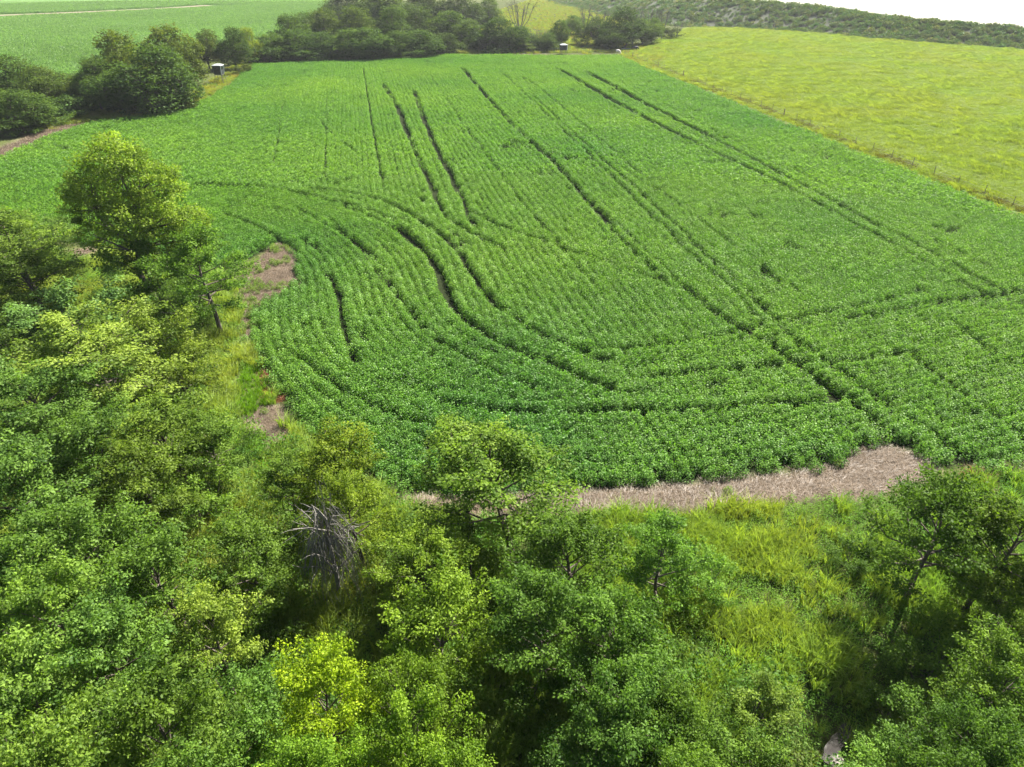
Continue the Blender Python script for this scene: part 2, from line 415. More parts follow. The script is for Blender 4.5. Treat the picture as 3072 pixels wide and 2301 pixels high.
def ribbon(name, line, w, z, mat):
    line = np.asarray(line); d = unit(np.gradient(line, axis=0)); n = np.stack([-d[:, 1], d[:, 0]], 1)
    ww = w * (.7 + .6 * vnoise(np.arange(len(line)) * .7, np.zeros(len(line))))[:, None]
    l, r = line + n * ww, line - n * ww
    zc = np.full((len(line), 1), z) if np.isscalar(z) else np.asarray(z)[:, None]
    v = np.concatenate([np.hstack([l, zc]), np.hstack([r, zc])]); k = len(line)
    i = np.arange(k - 1); f = np.stack([i, i + k, i + k + 1, i + 1], -1)
    return link(bpy.data.objects.new(name, mesh_np(name, v, f.ravel(), np.full(k - 1, 4), mat)))
CREEK_OPEN = chaikin([(13.30,16.73), (12.59,16.22), (12.14,15.77), (11.83,15.25)], 2)
cz = terrain(CREEK_OPEN[:, 0], CREEK_OPEN[:, 1]) + .35
tag(ribbon('creek_water', CREEK_OPEN, .24, cz, M_creek), 'narrow creek with grey water half hidden under bushes at the bottom right', 'creek', kind='structure')
tag(ribbon('pond_water', GULLY, 1.0, terrain(GULLY[:, 0], GULLY[:, 1]) + .12, M_lake), 'bright sliver of water by the bare trees at the pasture corner', 'water', kind='structure')

strip_l = chaikin([(-283.39,395.49), (-268.42,415.98), (-244.20,438.63), (-219.33,468.26), (-205.22,487.00), (-194.88,512.56)], 2)
M_dirt = noise_mat('washed_dirt', (.10, .09, .05), (.20, .16, .10), .4, .95, .3)
tag(ribbon('dirt_strip', strip_l, 4.0, terrain(strip_l[:, 0], strip_l[:, 1]) + .10, M_dirt), 'tan washed-out strip crossing the far crop at the upper left', 'dirt strip', kind='structure')

# ---------------------------------------------------------------- levee and lake behind it
base_l = np.array([(330, 60), (300, 115), (235, 186), (167.85,254.50), (154.98,264.69), (141.43,275.68), (124.81,304.36), (113.84,325.35), (97.90,336.91), (77.68,344.24), (62, 372), (50, 420), (35, 520), (10, 700), (-40, 1100)])
crest_off = np.array([14, 14, 14, 14, 14, 15, 17, 20, 24, 30, 34, 36, 40, 50, 60.])
crest_z = np.array([4.4, 4.4, 4.4, 4.4, 4.8, 5.2, 6.2, 7.4, 8.8, 10, 10.5, 11, 12, 12, 12.])
s0 = np.concatenate([[0], np.cumsum(np.hypot(*np.diff(base_l, axis=0).T))])
S = np.arange(0, s0[-1], 2.0)
bl = np.stack([np.interp(S, s0, base_l[:, k]) for k in (0, 1)], 1)
for _ in range(30): bl[1:-1] = (bl[:-2] + bl[1:-1] * 2 + bl[2:]) / 4
co = np.interp(S, s0, crest_off); czl = np.interp(S, s0, crest_z)
dd = unit(np.gradient(bl, axis=0)); nn = np.stack([dd[:, 1], -dd[:, 0]], 1)
tt = np.array([-.12, 0, .12, .25, .4, .55, .7, .85, .96, 1.0, 1.12, 1.25, 1.6, 2.2])
hz = np.array([-.06, 0, .12, .26, .42, .58, .73, .88, .98, 1.0, 1.0, .96, .55, -.1])
LV = np.zeros((len(S), len(tt), 3))
LV[:, :, :2] = bl[:, None] + nn[:, None] * (co[:, None] * tt[None])[:, :, None]
nz = fbm(LV[:, :, 0] / 9, LV[:, :, 1] / 9, 4) - .47
LV[:, :, 2] = czl[:, None] * hz[None] + nz * 1.3 * np.where((tt > .05), 1, 0)[None]
a, b_ = LV.shape[:2]
ii, jj = np.meshgrid(np.arange(a - 1), np.arange(b_ - 1), indexing='ij')
fl = np.stack([ii * b_ + jj, ii * b_ + jj + 1, (ii + 1) * b_ + jj + 1, (ii + 1) * b_ + jj], -1).reshape(-1)
M_levee = noise_mat('levee_soil', (.018, .030, .010), (.040, .044, .022), .35, .95, .6)
levee = link(bpy.data.objects.new('levee', mesh_np('levee', LV.reshape(-1, 3), fl, np.full((a - 1) * (b_ - 1), 4), M_levee, smooth=True)))
tag(levee, 'long scrub-covered earth bank rising behind the yellow-green pasture', 'embankment', kind='structure')
inner = bl + nn * (co * 1.6)[:, None]
lake_pts = [tuple(p) for p in inner[::6]] + [(300, 3500), (5000, 3500), (5000, 60)]
tag(poly_sheet('lake', lake_pts, 2.4, M_lake), 'glaring white open water beyond the scrubby bank', 'lake', kind='structure')

# ---------------------------------------------------------------- scattered plants (geometry nodes instances of small plant meshes)
def scatter(name, pts, rot, scale, idx, itint, protos, label, cat):
    """pts (n,3), rot z (n), scale (n), idx (n) into protos, itint (n,3)"""
    me = bpy.data.meshes.new(name)
    n = len(pts)
    me.vertices.add(n); me.vertices.foreach_set('co', np.asarray(pts, np.float32).ravel())
    rv = np.zeros((n, 3), np.float32); rv[:, 2] = rot
    a = me.attributes.new('rv', 'FLOAT_VECTOR', 'POINT'); a.data.foreach_set('vector', rv.ravel())
    s3 = np.asarray(scale, np.float32)
    if s3.ndim == 1: s3 = np.repeat(s3[:, None], 3, 1)
    a = me.attributes.new('sv', 'FLOAT_VECTOR', 'POINT'); a.data.foreach_set('vector', s3.ravel())
    a = me.attributes.new('ix', 'INT', 'POINT'); a.data.foreach_set('value', np.asarray(idx, np.int32))
    c4 = np.ones((n, 4), np.float32); c4[:, :3] = itint
    a = me.attributes.new('itint', 'FLOAT_COLOR', 'POINT'); a.data.foreach_set('color', c4.ravel())
    me.update()
    o = link(bpy.data.objects.new(name, me))
    g = bpy.data.node_groups.new(name + '_scatter', 'GeometryNodeTree')
    g.interface.new_socket('Geometry', in_out='INPUT', socket_type='NodeSocketGeometry')
    g.interface.new_socket('Geometry', in_out='OUTPUT', socket_type='NodeSocketGeometry')
    N, Lk = g.nodes, g.links
    gi = N.new('NodeGroupInput'); go = N.new('NodeGroupOutput')
    jn = N.new('GeometryNodeJoinGeometry')
    for p in reversed(protos):
        oi = N.new('GeometryNodeObjectInfo'); oi.inputs['Object'].default_value = p
        oi.inputs['As Instance'].default_value = True
        Lk.new(oi.outputs['Geometry'], jn.inputs[0])
    def attr(nm, ty):
        x = N.new('GeometryNodeInputNamedAttribute'); x.data_type = ty; x.inputs['Name'].default_value = nm
        return x.outputs['Attribute']
    ip = N.new('GeometryNodeInstanceOnPoints')
    ip.inputs['Pick Instance'].default_value = True
    Lk.new(gi.outputs[0], ip.inputs['Points']); Lk.new(jn.outputs[0], ip.inputs['Instance'])
    Lk.new(attr('ix', 'INT'), ip.inputs['Instance Index'])
    er = N.new('FunctionNodeEulerToRotation'); Lk.new(attr('rv', 'FLOAT_VECTOR'), er.inputs[0])
    Lk.new(er.outputs[0], ip.inputs['Rotation'])
    Lk.new(attr('sv', 'FLOAT_VECTOR'), ip.inputs['Scale'])
    Lk.new(ip.outputs[0], go.inputs[0])
    md = o.modifiers.new('scatter', 'NODES'); md.node_group = g
    tag(o, label, cat, kind='stuff')
    return o

def proto(me): return bpy.data.objects.new(me.name, me)   # never linked to the scene: only its mesh is instanced

def clump(name, rng, n, rad, h, L, mat, up=.75, hollow=.55, aspect=.62):
    """a leafy mound: leaves over and inside a dome"""
    d = unit(rng.normal(size=(n, 3))); d[:, 2] = np.abs(d[:, 2])
    r = (hollow + (1 - hollow) * rng.rand(n))[:, None]
    pos = d * r * np.array([rad, rad, h]) + rng.normal(size=(n, 3)) * rad * .08
    pos[:, 2] = np.maximum(pos[:, 2], .05 * h)
    nrm = unit(rng.normal(size=(n, 3)) * .55 + np.array([0, 0, up]) + d * .35)
    ax = unit(np.cross(nrm, rng.normal(size=(n, 3))) + d * .4)
    Ls = L * (.7 + .6 * rng.rand(n))
    v = leaves_arrays(pos, ax, nrm, Ls, Ls * aspect * .5)
    t = np.repeat(np.clip(rng.rand(n) * .8 + .2 * rng.rand(), 0, 1), 4)
    return proto(quads_mesh(name, v, mat, t))

def tuft(name, rng, n, rad, h, wd, mat, bend=.45, spread=.35):
    """grass blades: two quads each, bending outwards"""
    an = rng.rand(n) * 2 * math.pi; rr = rad * np.sqrt(rng.rand(n))
    b = np.stack([np.cos(an) * rr, np.sin(an) * rr, np.zeros(n)], 1)
    a2 = an + rng.normal(size=n) * .8
    o = np.stack([np.cos(a2), np.sin(a2), np.zeros(n)], 1)
    hh = h * (.55 + .6 * rng.rand(n))[:, None]
    lean = (spread * rng.rand(n))[:, None]
    m = b + o * hh * lean * .4 + np.array([0, 0, 1]) * hh * .6
    t = b + o * hh * (lean + bend * rng.rand(n)[:, None]) + np.array([0, 0, 1]) * hh * (1 - .25 * rng.rand(n)[:, None])
    s = np.stack([-np.sin(a2 + 1), np.cos(a2 + 1), np.zeros(n)], 1) * wd
    v = np.stack([b - s, b + s, m + s * .8, m - s * .8, m - s * .8, m + s * .8, t + s * .2, t - s * .2], 1).reshape(-1, 3)
    ti = np.repeat(rng.rand(n), 8)
    return proto(quads_mesh(name, v, mat, ti))

rng = np.random.RandomState(11)
# --- soybean crop: plants along rows; headland rows follow the field edge, the others run straight
soy_p = [clump('soybean_plant_%s' % 'abcd'[k], rng, 270, .52, .98, .12, M_soy) for k in range(4)] + \
        [clump('soybean_plant_%s' % 'efg'[k], rng, 95, .50, .98, .19, M_soy, hollow=.7) for k in range(3)]
row = .76
dirv = np.array([-.1980, .9802]); perp = np.array([.9802, .1980])
A0, A1 = -160, 300; B0, B1 = 20, 330
gx = np.arange(-150, 215, row); gy = np.arange(18, 300, .46)
PX, PY = np.meshgrid(gx, gy)
c = np.stack([PX.ravel(), PY.ravel()], 1)
c = c[:, :1] * perp + c[:, 1:] * dirv + rng.normal(size=(PX.size, 2)) * np.array([.06, .10])
dF, inF, _ = dist_poly(FIELD, c)
c = c[inF]
dH, _, nH = dist_poly(HEAD, c, False)
hp = np.concatenate([HEAD, [(400, 10), (0, 5), (-200, 40)]])
inside_head = dist_poly(hp, c)[1]                  # between the headland curve and the near/left edge
k = np.round(dH / row) * row - dH
along = np.full(len(c), math.atan2(dirv[1], dirv[0]))
dirn = unit(c - nH)
moved = c + dirn * k[:, None] * (1 + 0 * k[:, None])
m = inside_head & (dH < 45)
c[m] = moved[m] + rng.normal(size=(m.sum(), 2)) * .04
along[m] = np.arctan2(dirn[m, 0], -dirn[m, 1])
keep = np.ones(len(c), bool)
for p, w, s in TRACKS:
    lo, hi = p.min(0) - 1, p.max(0) + 1
    bi = np.where(((c > lo) & (c < hi)).all(1))[0]
    wob = np.stack([fbm(c[bi, 0] * .6, c[bi, 1] * .6, 2), fbm(c[bi, 0] * .6 + 40, c[bi, 1] * .6, 2)], 1) - .375
    d, _, nr = dist_poly(p, c[bi] + wob * .7, False); nr = nr - wob * .7
    brk = fbm(c[bi, 0] * .30 + 7 * s, c[bi, 1] * .30, 3)
    wide = np.minimum(.44 + w * (.70 + 1.0 * (brk - .3)) * (.4 + .6 * s), .50 + .22 * s + .03 * (s > .93)) + np.where(np.hypot(*c[bi].T) > 95, .05, 0) + .40 * sstep(75, 175, np.hypot(*c[bi].T)) * (s > .8) * sstep(0, 25, c[bi, 0]) + .15 * sstep(90, 190, np.hypot(*c[bi].T)) * (s > .6) + .09 * sstep(50, 110, np.hypot(*c[bi].T)) * (s > .85) * (c[bi, 0] < 5)
    hit = (d < wide) & (brk < .40 + .45 * s)
    dv = np.where((d < .08)[:, None], rng.normal(size=(len(d), 2)), c[bi] - nr)
    c[bi[hit]] = (nr + unit(dv) * wide[:, None])[hit]
thin = fbm(c[:, 0] * .22 + 50, c[:, 1] * .22, 4)
keep &= ~((thin > .66) & (rng.rand(len(c)) < .6))
c = c[keep]; along = along[keep]
dF = dist_poly(FIELD, c)[0]
ok = ~((dF < .7) & (rng.rand(len(c)) < .38)) ; c, along, dF = c[ok], along[ok], dF[ok]
lodd = np.hypot(c[:, 0], c[:, 1])
sc_ = (.86 + .28 * rng.rand(len(c))) * (.82 + .36 * fbm(c[:, 0] * .12, c[:, 1] * .12, 3))
s3 = np.repeat(sc_[:, None], 3, 1)
s3[:, 0] *= 1.08; s3[:, 1] *= .89 + .10 * fbm(c[:, 0] * .08 + 4, c[:, 1] * .08, 3)
s3[:, 2] *= .85 + .3 * fbm(c[:, 0] * .5, c[:, 1] * .5, 2)
edge = sstep(2.5, 0, dF)
s3 *= (1 - .18 * edge * rng.rand(len(c)))[:, None]
idx = np.where(lodd < 95, rng.randint(0, 4, len(c)), 4 + rng.randint(0, 3, len(c)))
yel = fbm(c[:, 0] / 22 + 3, c[:, 1] / 22, 4)
base_t = np.stack([1.02 + 1.0 * (yel - .42), np.full(len(c), 1.20) + .6 * (yel - .42), 1.22 + .45 * rng.rand(len(c))], 1)
base_t *= (.88 + .24 * rng.rand(len(c)))[:, None]
pts = np.column_stack([c, terrain(c[:, 0], c[:, 1])])
scatter('soybean_crop', pts, along + np.where(rng.rand(len(c)) < .5, 0, math.pi) + rng.normal(size=len(c)) * .12, s3, idx, base_t, soy_p, 'green soybean crop in curving rows with dark wheel tracks', 'soybean crop')
print('soy plants', len(c))

def grid_pts(poly, step, jit=.45):
    p = np.asarray(poly); lo, hi = p.min(0), p.max(0)
    X, Y = np.meshgrid(np.arange(lo[0], hi[0], step), np.arange(lo[1], hi[1], step))
    q = np.stack([X.ravel(), Y.ravel()], 1) + rng.uniform(-jit, jit, (X.size, 2)) * step
    return q[dist_poly(p, q)[1]]

# --- far crop beyond the trees
far_p = [clump('crop_patch_%s' % 'abc'[k], rng, 260, 1.9, .9, .34, M_soy, up=1.0, hollow=.75) for k in range(3)]
FARV = np.array([(-92.59,119.11), (-414.93,586.03), (-387.82,607.71), (-135.35,607.71), (-99.81,365.34), (-81.17,249.01), (-99.87,236.20), (-97.79,172.53), (-92.80,148.80)])
q = grid_pts(FARV, 2.1)
q = q[np.hypot(q[:, 0], q[:, 1]) < 620]
strip = dist_poly(np.array([(-273.86,402.10), (-270.67,419.60), (-244.20,438.63), (-221.40,472.81), (-208.85,482.18), (-194.88,512.56)]), q, False)[0]
mid_y = np.interp(q[:, 0], strip_l[:, 0], strip_l[:, 1])
q = q[(strip > 6) & ~((strip < 22) & (q[:, 1] < mid_y))]
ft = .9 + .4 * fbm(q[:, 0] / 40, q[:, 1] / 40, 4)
ft = np.stack([ft * 1.0, ft * 1.05, ft * 2.3], 1) * (.9 + .2 * rng.rand(len(q)))[:, None]  # raised blue pales the crop: distance haze put into its colour
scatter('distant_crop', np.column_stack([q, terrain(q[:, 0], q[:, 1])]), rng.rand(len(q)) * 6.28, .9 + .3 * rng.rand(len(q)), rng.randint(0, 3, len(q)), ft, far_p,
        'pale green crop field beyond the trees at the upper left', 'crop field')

# --- pasture grass
gr_p = [tuft('pasture_tuft_%s' % 'abc'[k], rng, 70, .75, .55, .035, M_blade, bend=.9, spread=.6) for k in range(3)]
q = grid_pts(PASTURE, .95)
q = q[(q[:, 0] / np.maximum(q[:, 1], 1) < .86)]
v1 = fbm(q[:, 0] / 14, q[:, 1] / 14, 4); v2 = fbm(q[:, 0] / 3, q[:, 1] / 3, 3)
gt = np.stack([.90 + .25 * (v1 - .42) + .15 * (v2 - .45), 1.14 + .15 * (v2 - .45), 1.05 + 0 * v1], 1) * (.88 + .24 * rng.rand(len(q)))[:, None]
hs = (.6 + .9 * sstep(.35, .7, v2)) * (.8 + .4 * rng.rand(len(q)))
scatter('pasture_grass', np.column_stack([q, terrain(q[:, 0], q[:, 1])]), rng.rand(len(q)) * 6.28, np.stack([.9 + .3 * rng.rand(len(q)), .9 + .3 * rng.rand(len(q)), hs], 1),
        rng.randint(0, 3, len(q)), gt, gr_p, 'yellow-green pasture grass on the slope right of the fence', 'pasture')
print('pasture', len(q))

# --- tall weeds and grass around the near trees
wd_p = [tuft('tall_grass_%s' % 'ab'[k], rng, 60, .32, .95, .02, M_blade, bend=.5, spread=.4) for k in range(2)] + \
       [clump('weed_clump_%s' % 'abc'[k], rng, 120, .42, .8, .10, M_weed, up=.5, hollow=.35, aspect=.5) for k in range(3)]
NEAR = np.array([(-40, 6), (-14, 6), (14, 6), (40, 10), (36.09,32.67), (29.03,31.59), (25.74,30.97), (20.10,29.93), (14.83,29.32), (9.64,28.43), (2.29,28.21), (-6.10,29.02), (-11.43,33.79), (-14.38,36.97), (-17.25,42.14), (-20.12,47.67), (-22.12,52.58), (-25.39,59.38), (-28.94,62.15), (-35.75,65.76), (-44.18,67.04), (-55.03,73.34), (-68.49,78.11), (-60, 30)])
q = grid_pts(NEAR, .42)
bd = np.full(len(q), 9.0)
for b in BARE[:4]: bd = np.minimum(bd, sd(b, q))
br = np.minimum(sd(BRIGHT[0], q), sd(BRIGHT[1], q))
cd = dist_poly(CREEK, q, False)[0]
open_ = (bd > 1.5 * (fbm(q[:, 0] * .9, q[:, 1] * .9, 3) - .42)) & (cd > .12) & (np.hypot(q[:, 0] - 11.3, q[:, 1] - 14.6) > .5)
q, br = q[open_], br[open_]
n1 = fbm(q[:, 0] / 3.2, q[:, 1] / 3.2, 4); n2 = fbm(q[:, 0] / 7 + 9, q[:, 1] / 7, 3)
isg = (n1 + .25 * (rng.rand(len(q)) - .5) > .44) | (br < 0)
ix = np.where(isg, rng.randint(0, 2, len(q)), 2 + rng.randint(0, 3, len(q)))
it = np.stack([.80 + .8 * (n2 - .42), 1.16 + .3 * (n2 - .42), .95 + .25 * rng.rand(len(q))], 1) * (.8 + .4 * rng.rand(len(q)))[:, None]
it[(q[:, 0] < -4) & (q[:, 1] > 22)] *= np.array([1.32, 1.16, 1.4])
it[(q[:, 0] > 4)] *= np.array([1.16, 1.12, 1.1])  # clearing weeds tinted brighter: sunlight painted into their colour
it[br < 0] = np.array([.62, 1.15, .4]) * (.85 + .3 * rng.rand((br < 0).sum()))[:, None]
ss = (.6 + .7 * n1) * (.7 + .5 * rng.rand(len(q)))
ss[br < 0] *= .55
scatter('weeds', np.column_stack([q, terrain(q[:, 0], q[:, 1])]), rng.rand(len(q)) * 6.28, ss, ix, it, wd_p, 'tall yellow-green weeds and grass between the near trees', 'weeds')
ug_p = [clump('undergrowth_bush_%s' % 'abc'[k], rng, 420, .85, 1.25, .12, M_weed, up=.45, hollow=.45, aspect=.55) for k in range(3)]
WOOD = np.array([(-40, 4), (14, 4), (16, 12), (7.34,19.83), (8.29,26.54), (3.45,27.57), (-6.00,28.28), (-11.17,32.67), (-15.22,34.49), (-19.60,39.72), (-24.09,49.23), (-28.33,58.33), (-43.15,65.14), (-54.11,71.86), (-69.85,76.46), (-60, 30)])
uq = grid_pts(WOOD, 1.25)
un = fbm(uq[:, 0] / 5 + 3, uq[:, 1] / 5, 3)
uq, un = uq[un > .36], un[un > .36]
ut = np.stack([.62 + .9 * (un - .36), .8 + .3 * rng.rand(len(uq)), .7 + .4 * rng.rand(len(uq))], 1) * (.7 + .5 * rng.rand(len(uq)))[:, None]
scatter('undergrowth', np.column_stack([uq, terrain(uq[:, 0], uq[:, 1])]), rng.rand(len(uq)) * 6.28, .6 + .75 * rng.rand(len(uq)), rng.randint(0, 3, len(uq)), ut, ug_p, 'leafy undergrowth filling the floor of the near wood', 'undergrowth')
print('weeds', len(q))

# --- straw lying on the bare strips
st_p = [tuft('straw_wisp_%s' % 'ab'[k], rng, 70, .34, .15, .010, M_straw, bend=1.8, spread=1.6) for k in range(2)]
qq = [grid_pts(b, .30) for b in BARE[:4] + [BARE[6]]] + [grid_pts(b, .9) for b in (BARE[4], BARE[5], BARE[7])] + [grid_pts(b, .25) for b in RED]
nred = sum(len(x) for x in qq[-2:])
q = np.concatenate(qq)
stc = np.ones((len(q), 3)) * (.58 + .45 * fbm(q[:, 0] / 1.5, q[:, 1] * 1.6, 4))[:, None] * np.array([1.03, .96, .91])
stc *= (.55 + .75 * fbm(q[:, 0] * .35 + 4, q[:, 1] * 3.2, 3))[:, None]
stc[len(q) - nred:] *= np.array([1.0, .5, .35])
far_ = q[:, 1] > 100
scatter('straw', np.column_stack([q, terrain(q[:, 0], q[:, 1])]), rng.rand(len(q)) * 6.28, np.where(far_, 2.2, .8 + .5 * rng.rand(len(q))), rng.randint(0, 2, len(q)), stc, st_p,
        'flattened tan straw on the bare strips along the crop edge', 'straw')

sq = np.concatenate([grid_pts(BARE[1], .55), grid_pts(BARE[0], 2.6, .5), grid_pts(BARE[2], 1.8)])
sq = sq[fbm(sq[:, 0] * .5, sq[:, 1] * .5, 3) > .43]
scatter('seedlings', np.column_stack([sq, terrain(sq[:, 0], sq[:, 1])]), rng.rand(len(sq)) * 6.28, .28 + .4 * rng.rand(len(sq)), rng.randint(0, 4, len(sq)), np.ones((len(sq), 3)) * np.array([1.3, 1.15, 1.3]), soy_p,
        'stray green seedlings coming up through the straw strips', 'seedlings')

# --- scrub on the levee, rough grass along the far edge of the field and fence line
sb_p = [clump('scrub_clump_%s' % 'abc'[k], rng, 130, 1.1, 1.0, .36, M_scrub, up=.5, hollow=.4) for k in range(3)]
u = rng.rand(24000) * (len(S) - 2); v = rng.uniform(.0, 12.0, 24000)
i0 = u.astype(int); j0 = np.clip(v.astype(int), 0, b_ - 2)
fu, fv = (u - i0)[:, None], (v - j0)[:, None]
sp = (LV[i0, j0] * (1 - fv) + LV[i0, j0 + 1] * fv) * (1 - fu) + (LV[i0 + 1, j0] * (1 - fv) + LV[i0 + 1, j0 + 1] * fv) * fu
ok = (sp[:, 0] > 20) & (sp[:, 1] < 640) & (sp[:, 1] > 150)
n3 = fbm(sp[:, 0] / 11, sp[:, 1] / 11, 3)
ok &= (n3 + .3 * (rng.rand(len(sp)) - .5) > .18)
sp, n3 = sp[ok], n3[ok]
sct = np.stack([.9 + .5 * (rng.rand(len(sp)) - .4), .9 + .2 * rng.rand(len(sp)), .9 + .3 * rng.rand(len(sp))], 1)
dry = rng.rand(len(sp)) < .05
sct[dry] = np.array([1.9, 1.35, 1.5])
scatter('bank_scrub', sp, rng.rand(len(sp)) * 6.28, (.55 + .9 * rng.rand(len(sp)) ** 2) * (.7 + .7 * n3), rng.randint(0, 3, len(sp)), sct, sb_p, 'grey-green scrub covering the bank in front of the white water', 'scrub')

fl_a, fl_b = np.array(FENCE_A), np.array(FENCE_B)
tl = rng.rand(520); fq = fl_a + (fl_b - fl_a) * tl[:, None] + rng.normal(size=(520, 2)) * .5
edge_line = chaikin([(-81.76,133.74), (-65.72,145.75), (-63.71,162.87), (-68.04,191.19), (-74.99,222.39), (-55.81,229.10), (-21.06,241.17), (-0.88,246.34), (37.38,246.34)], 2)
el = edge_line[rng.randint(0, len(edge_line) - 1, 1500)] + rng.normal(size=(1500, 2)) * np.array([2.5, 2.6])
el = el[sd(FIELD, el) > .6]
MID = np.array([(-15.60,246.34), (35.91,246.34), (53.77,270.87), (31.23,270.87), (91.07,395.49), (126.58,586.03), (19.40,623.05), (-14.06,430.82)])
mg = np.concatenate([grid_pts(MID, 2.0), grid_pts(np.array([(31.53,234.99), (35.17,246.34), (50.27,269.30), (49.66,249.01), (38.78,204.29), (35.52,207.11), (35.08,224.58)]), 1.3)])
q = np.concatenate([fq, el, mg])
ct = np.stack([.75 + .3 * rng.rand(len(q)), .85 + .3 * rng.rand(len(q)), .8 + .3 * rng.rand(len(q))], 1)
ct[:520] = np.array([.50, .45, .65]) * (.7 + .5 * rng.rand(520))[:, None]
scl = np.concatenate([np.full(520, .7), np.full(len(el), 1.1), np.full(len(mg), .95)]) * (.7 + .6 * rng.rand(len(q)))
scatter('rough_grass', np.column_stack([q, terrain(q[:, 0], q[:, 1])]), rng.rand(len(q)) * 6.28, scl, rng.randint(0, 3, len(q)), ct, gr_p, 'rough pale grass along the fence and the far field edge', 'grass')

# ---------------------------------------------------------------- trees
TREE_N = [0]
def make_tree(seed, H, Wd, stem, lobes, ncl, per, L, rc, leaf, bare_frac=0.0, flat=.65, trunks=1, limb_r=None, up=.7):
    """returns (trunk mesh, crown mesh). lobes: list of (x, y, z, rx, ry, rz) relative to Wd/2 and H"""
    r = np.random.RandomState(seed)
    hw = Wd / 2
    lb = np.array([(x * hw, y * hw, z * H, a * hw, b * hw, c * H) for x, y, z, a, b, c in lobes])
    ctr = []; out = []; tries = 0
    wts = (lb[:, 3] * lb[:, 4]) ** .8 + .3 * lb[:, 5]; wts = wts / wts.sum()
    while len(ctr) < ncl:
        i = r.choice(len(lb), p=wts)
        d = unit(r.normal(size=3))
        if d[2] < -.55: continue
        rad = 1 - .45 * r.rand() ** 1.6
        p = lb[i, :3] + d * rad * lb[i, 3:]
        deep = False
        for j in range(len(lb)):
            if j != i and (((p - lb[j, :3]) / lb[j, 3:]) ** 2).sum() < .45: deep = True; break
        if deep or p[2] < .04 * H: continue
        tries += 1
        if ctr and tries < ncl * 14 and (((np.array(ctr) - p) ** 2).sum(1) < (rc * 1.05) ** 2).any(): continue
        ctr.append(p); out.append(unit(d / lb[i, 3:] * lb[i, 3:].mean()))
    ctr = np.array(ctr); out = np.array(out)
    # leaves
    n = ncl * per
    ci = np.repeat(np.arange(ncl), per)
    rcl = rc * (.55 + .9 * r.rand(ncl))
    off = unit(r.normal(size=(n, 3))) * (r.rand(n)[:, None] ** .45) * np.array([1, 1, flat]) * 1.0
    pos = ctr[ci] + off * rcl[ci][:, None]
    o = out[ci]
    nrm = unit(r.normal(size=(n, 3)) * .42 + o * .25 + unit(off) * .70 + np.array([0, 0, up * .75]))
    ax = unit(np.cross(nrm, r.normal(size=(n, 3))) + o * .4 + unit(off) * .5)
    Ls = L * (.7 + .6 * r.rand(n))
    v = leaves_arrays(pos, ax, nrm, Ls, Ls * .30)
    ct = r.rand(ncl)
    t = np.clip(.65 * ct[ci] + .35 * r.rand(n), 0, 1)
    crown = quads_mesh('crown', v, leaf, np.repeat(t, 4))
    # wood
    tb = Tubes()
    tr = limb_r or max(.05, H * .017)
    fork = stem * H
    for k in range(trunks):
        a = r.rand() * 6.28
        lean = np.array([math.cos(a), math.sin(a), 0]) * hw * (.12 if trunks == 1 else .35)
        s0 = np.array([0, 0, -.3]) + (lean * .25 if trunks > 1 else 0)
        f = lean + np.array([0, 0, fork])
        mid = (s0 + f) / 2 + r.normal(size=3) * .04 * H * np.array([1, 1, 0])
        tb.add([s0, s0 * .5 + mid * .5, mid, f], [tr * 1.35, tr * 1.1, tr, tr * .85], 8)
        for j in range(len(lb)):
            if trunks > 1 and j % trunks != k: continue
            e = lb[j, :3] + np.array([0, 0, .2 * lb[j, 5]])
            mm = f * .5 + e * .5 + r.normal(size=3) * .06 * H * np.array([1, 1, .4]) - np.array([0, 0, .02 * H])
            tb.add([f, f * .6 + mm * .4, mm, e * .6 + mm * .4, e], tr * np.array([.7, .55, .42, .3, .18]), 6)
            mine = np.where((((ctr - lb[j, :3]) / lb[j, 3:]) ** 2).sum(1) < 1.2)[0]
            for q in mine[::3][:40]:
                st = mm * .35 + e * .65 if r.rand() < .6 else mm
                w_ = st * .5 + ctr[q] * .5 + r.normal(size=3) * .03 * H
                tb.add([st, w_, ctr[q]], tr * np.array([.22, .14, .05]), 4)
    trunk = tb.mesh('trunk', M_bark)
    return trunk, crown, H, Wd

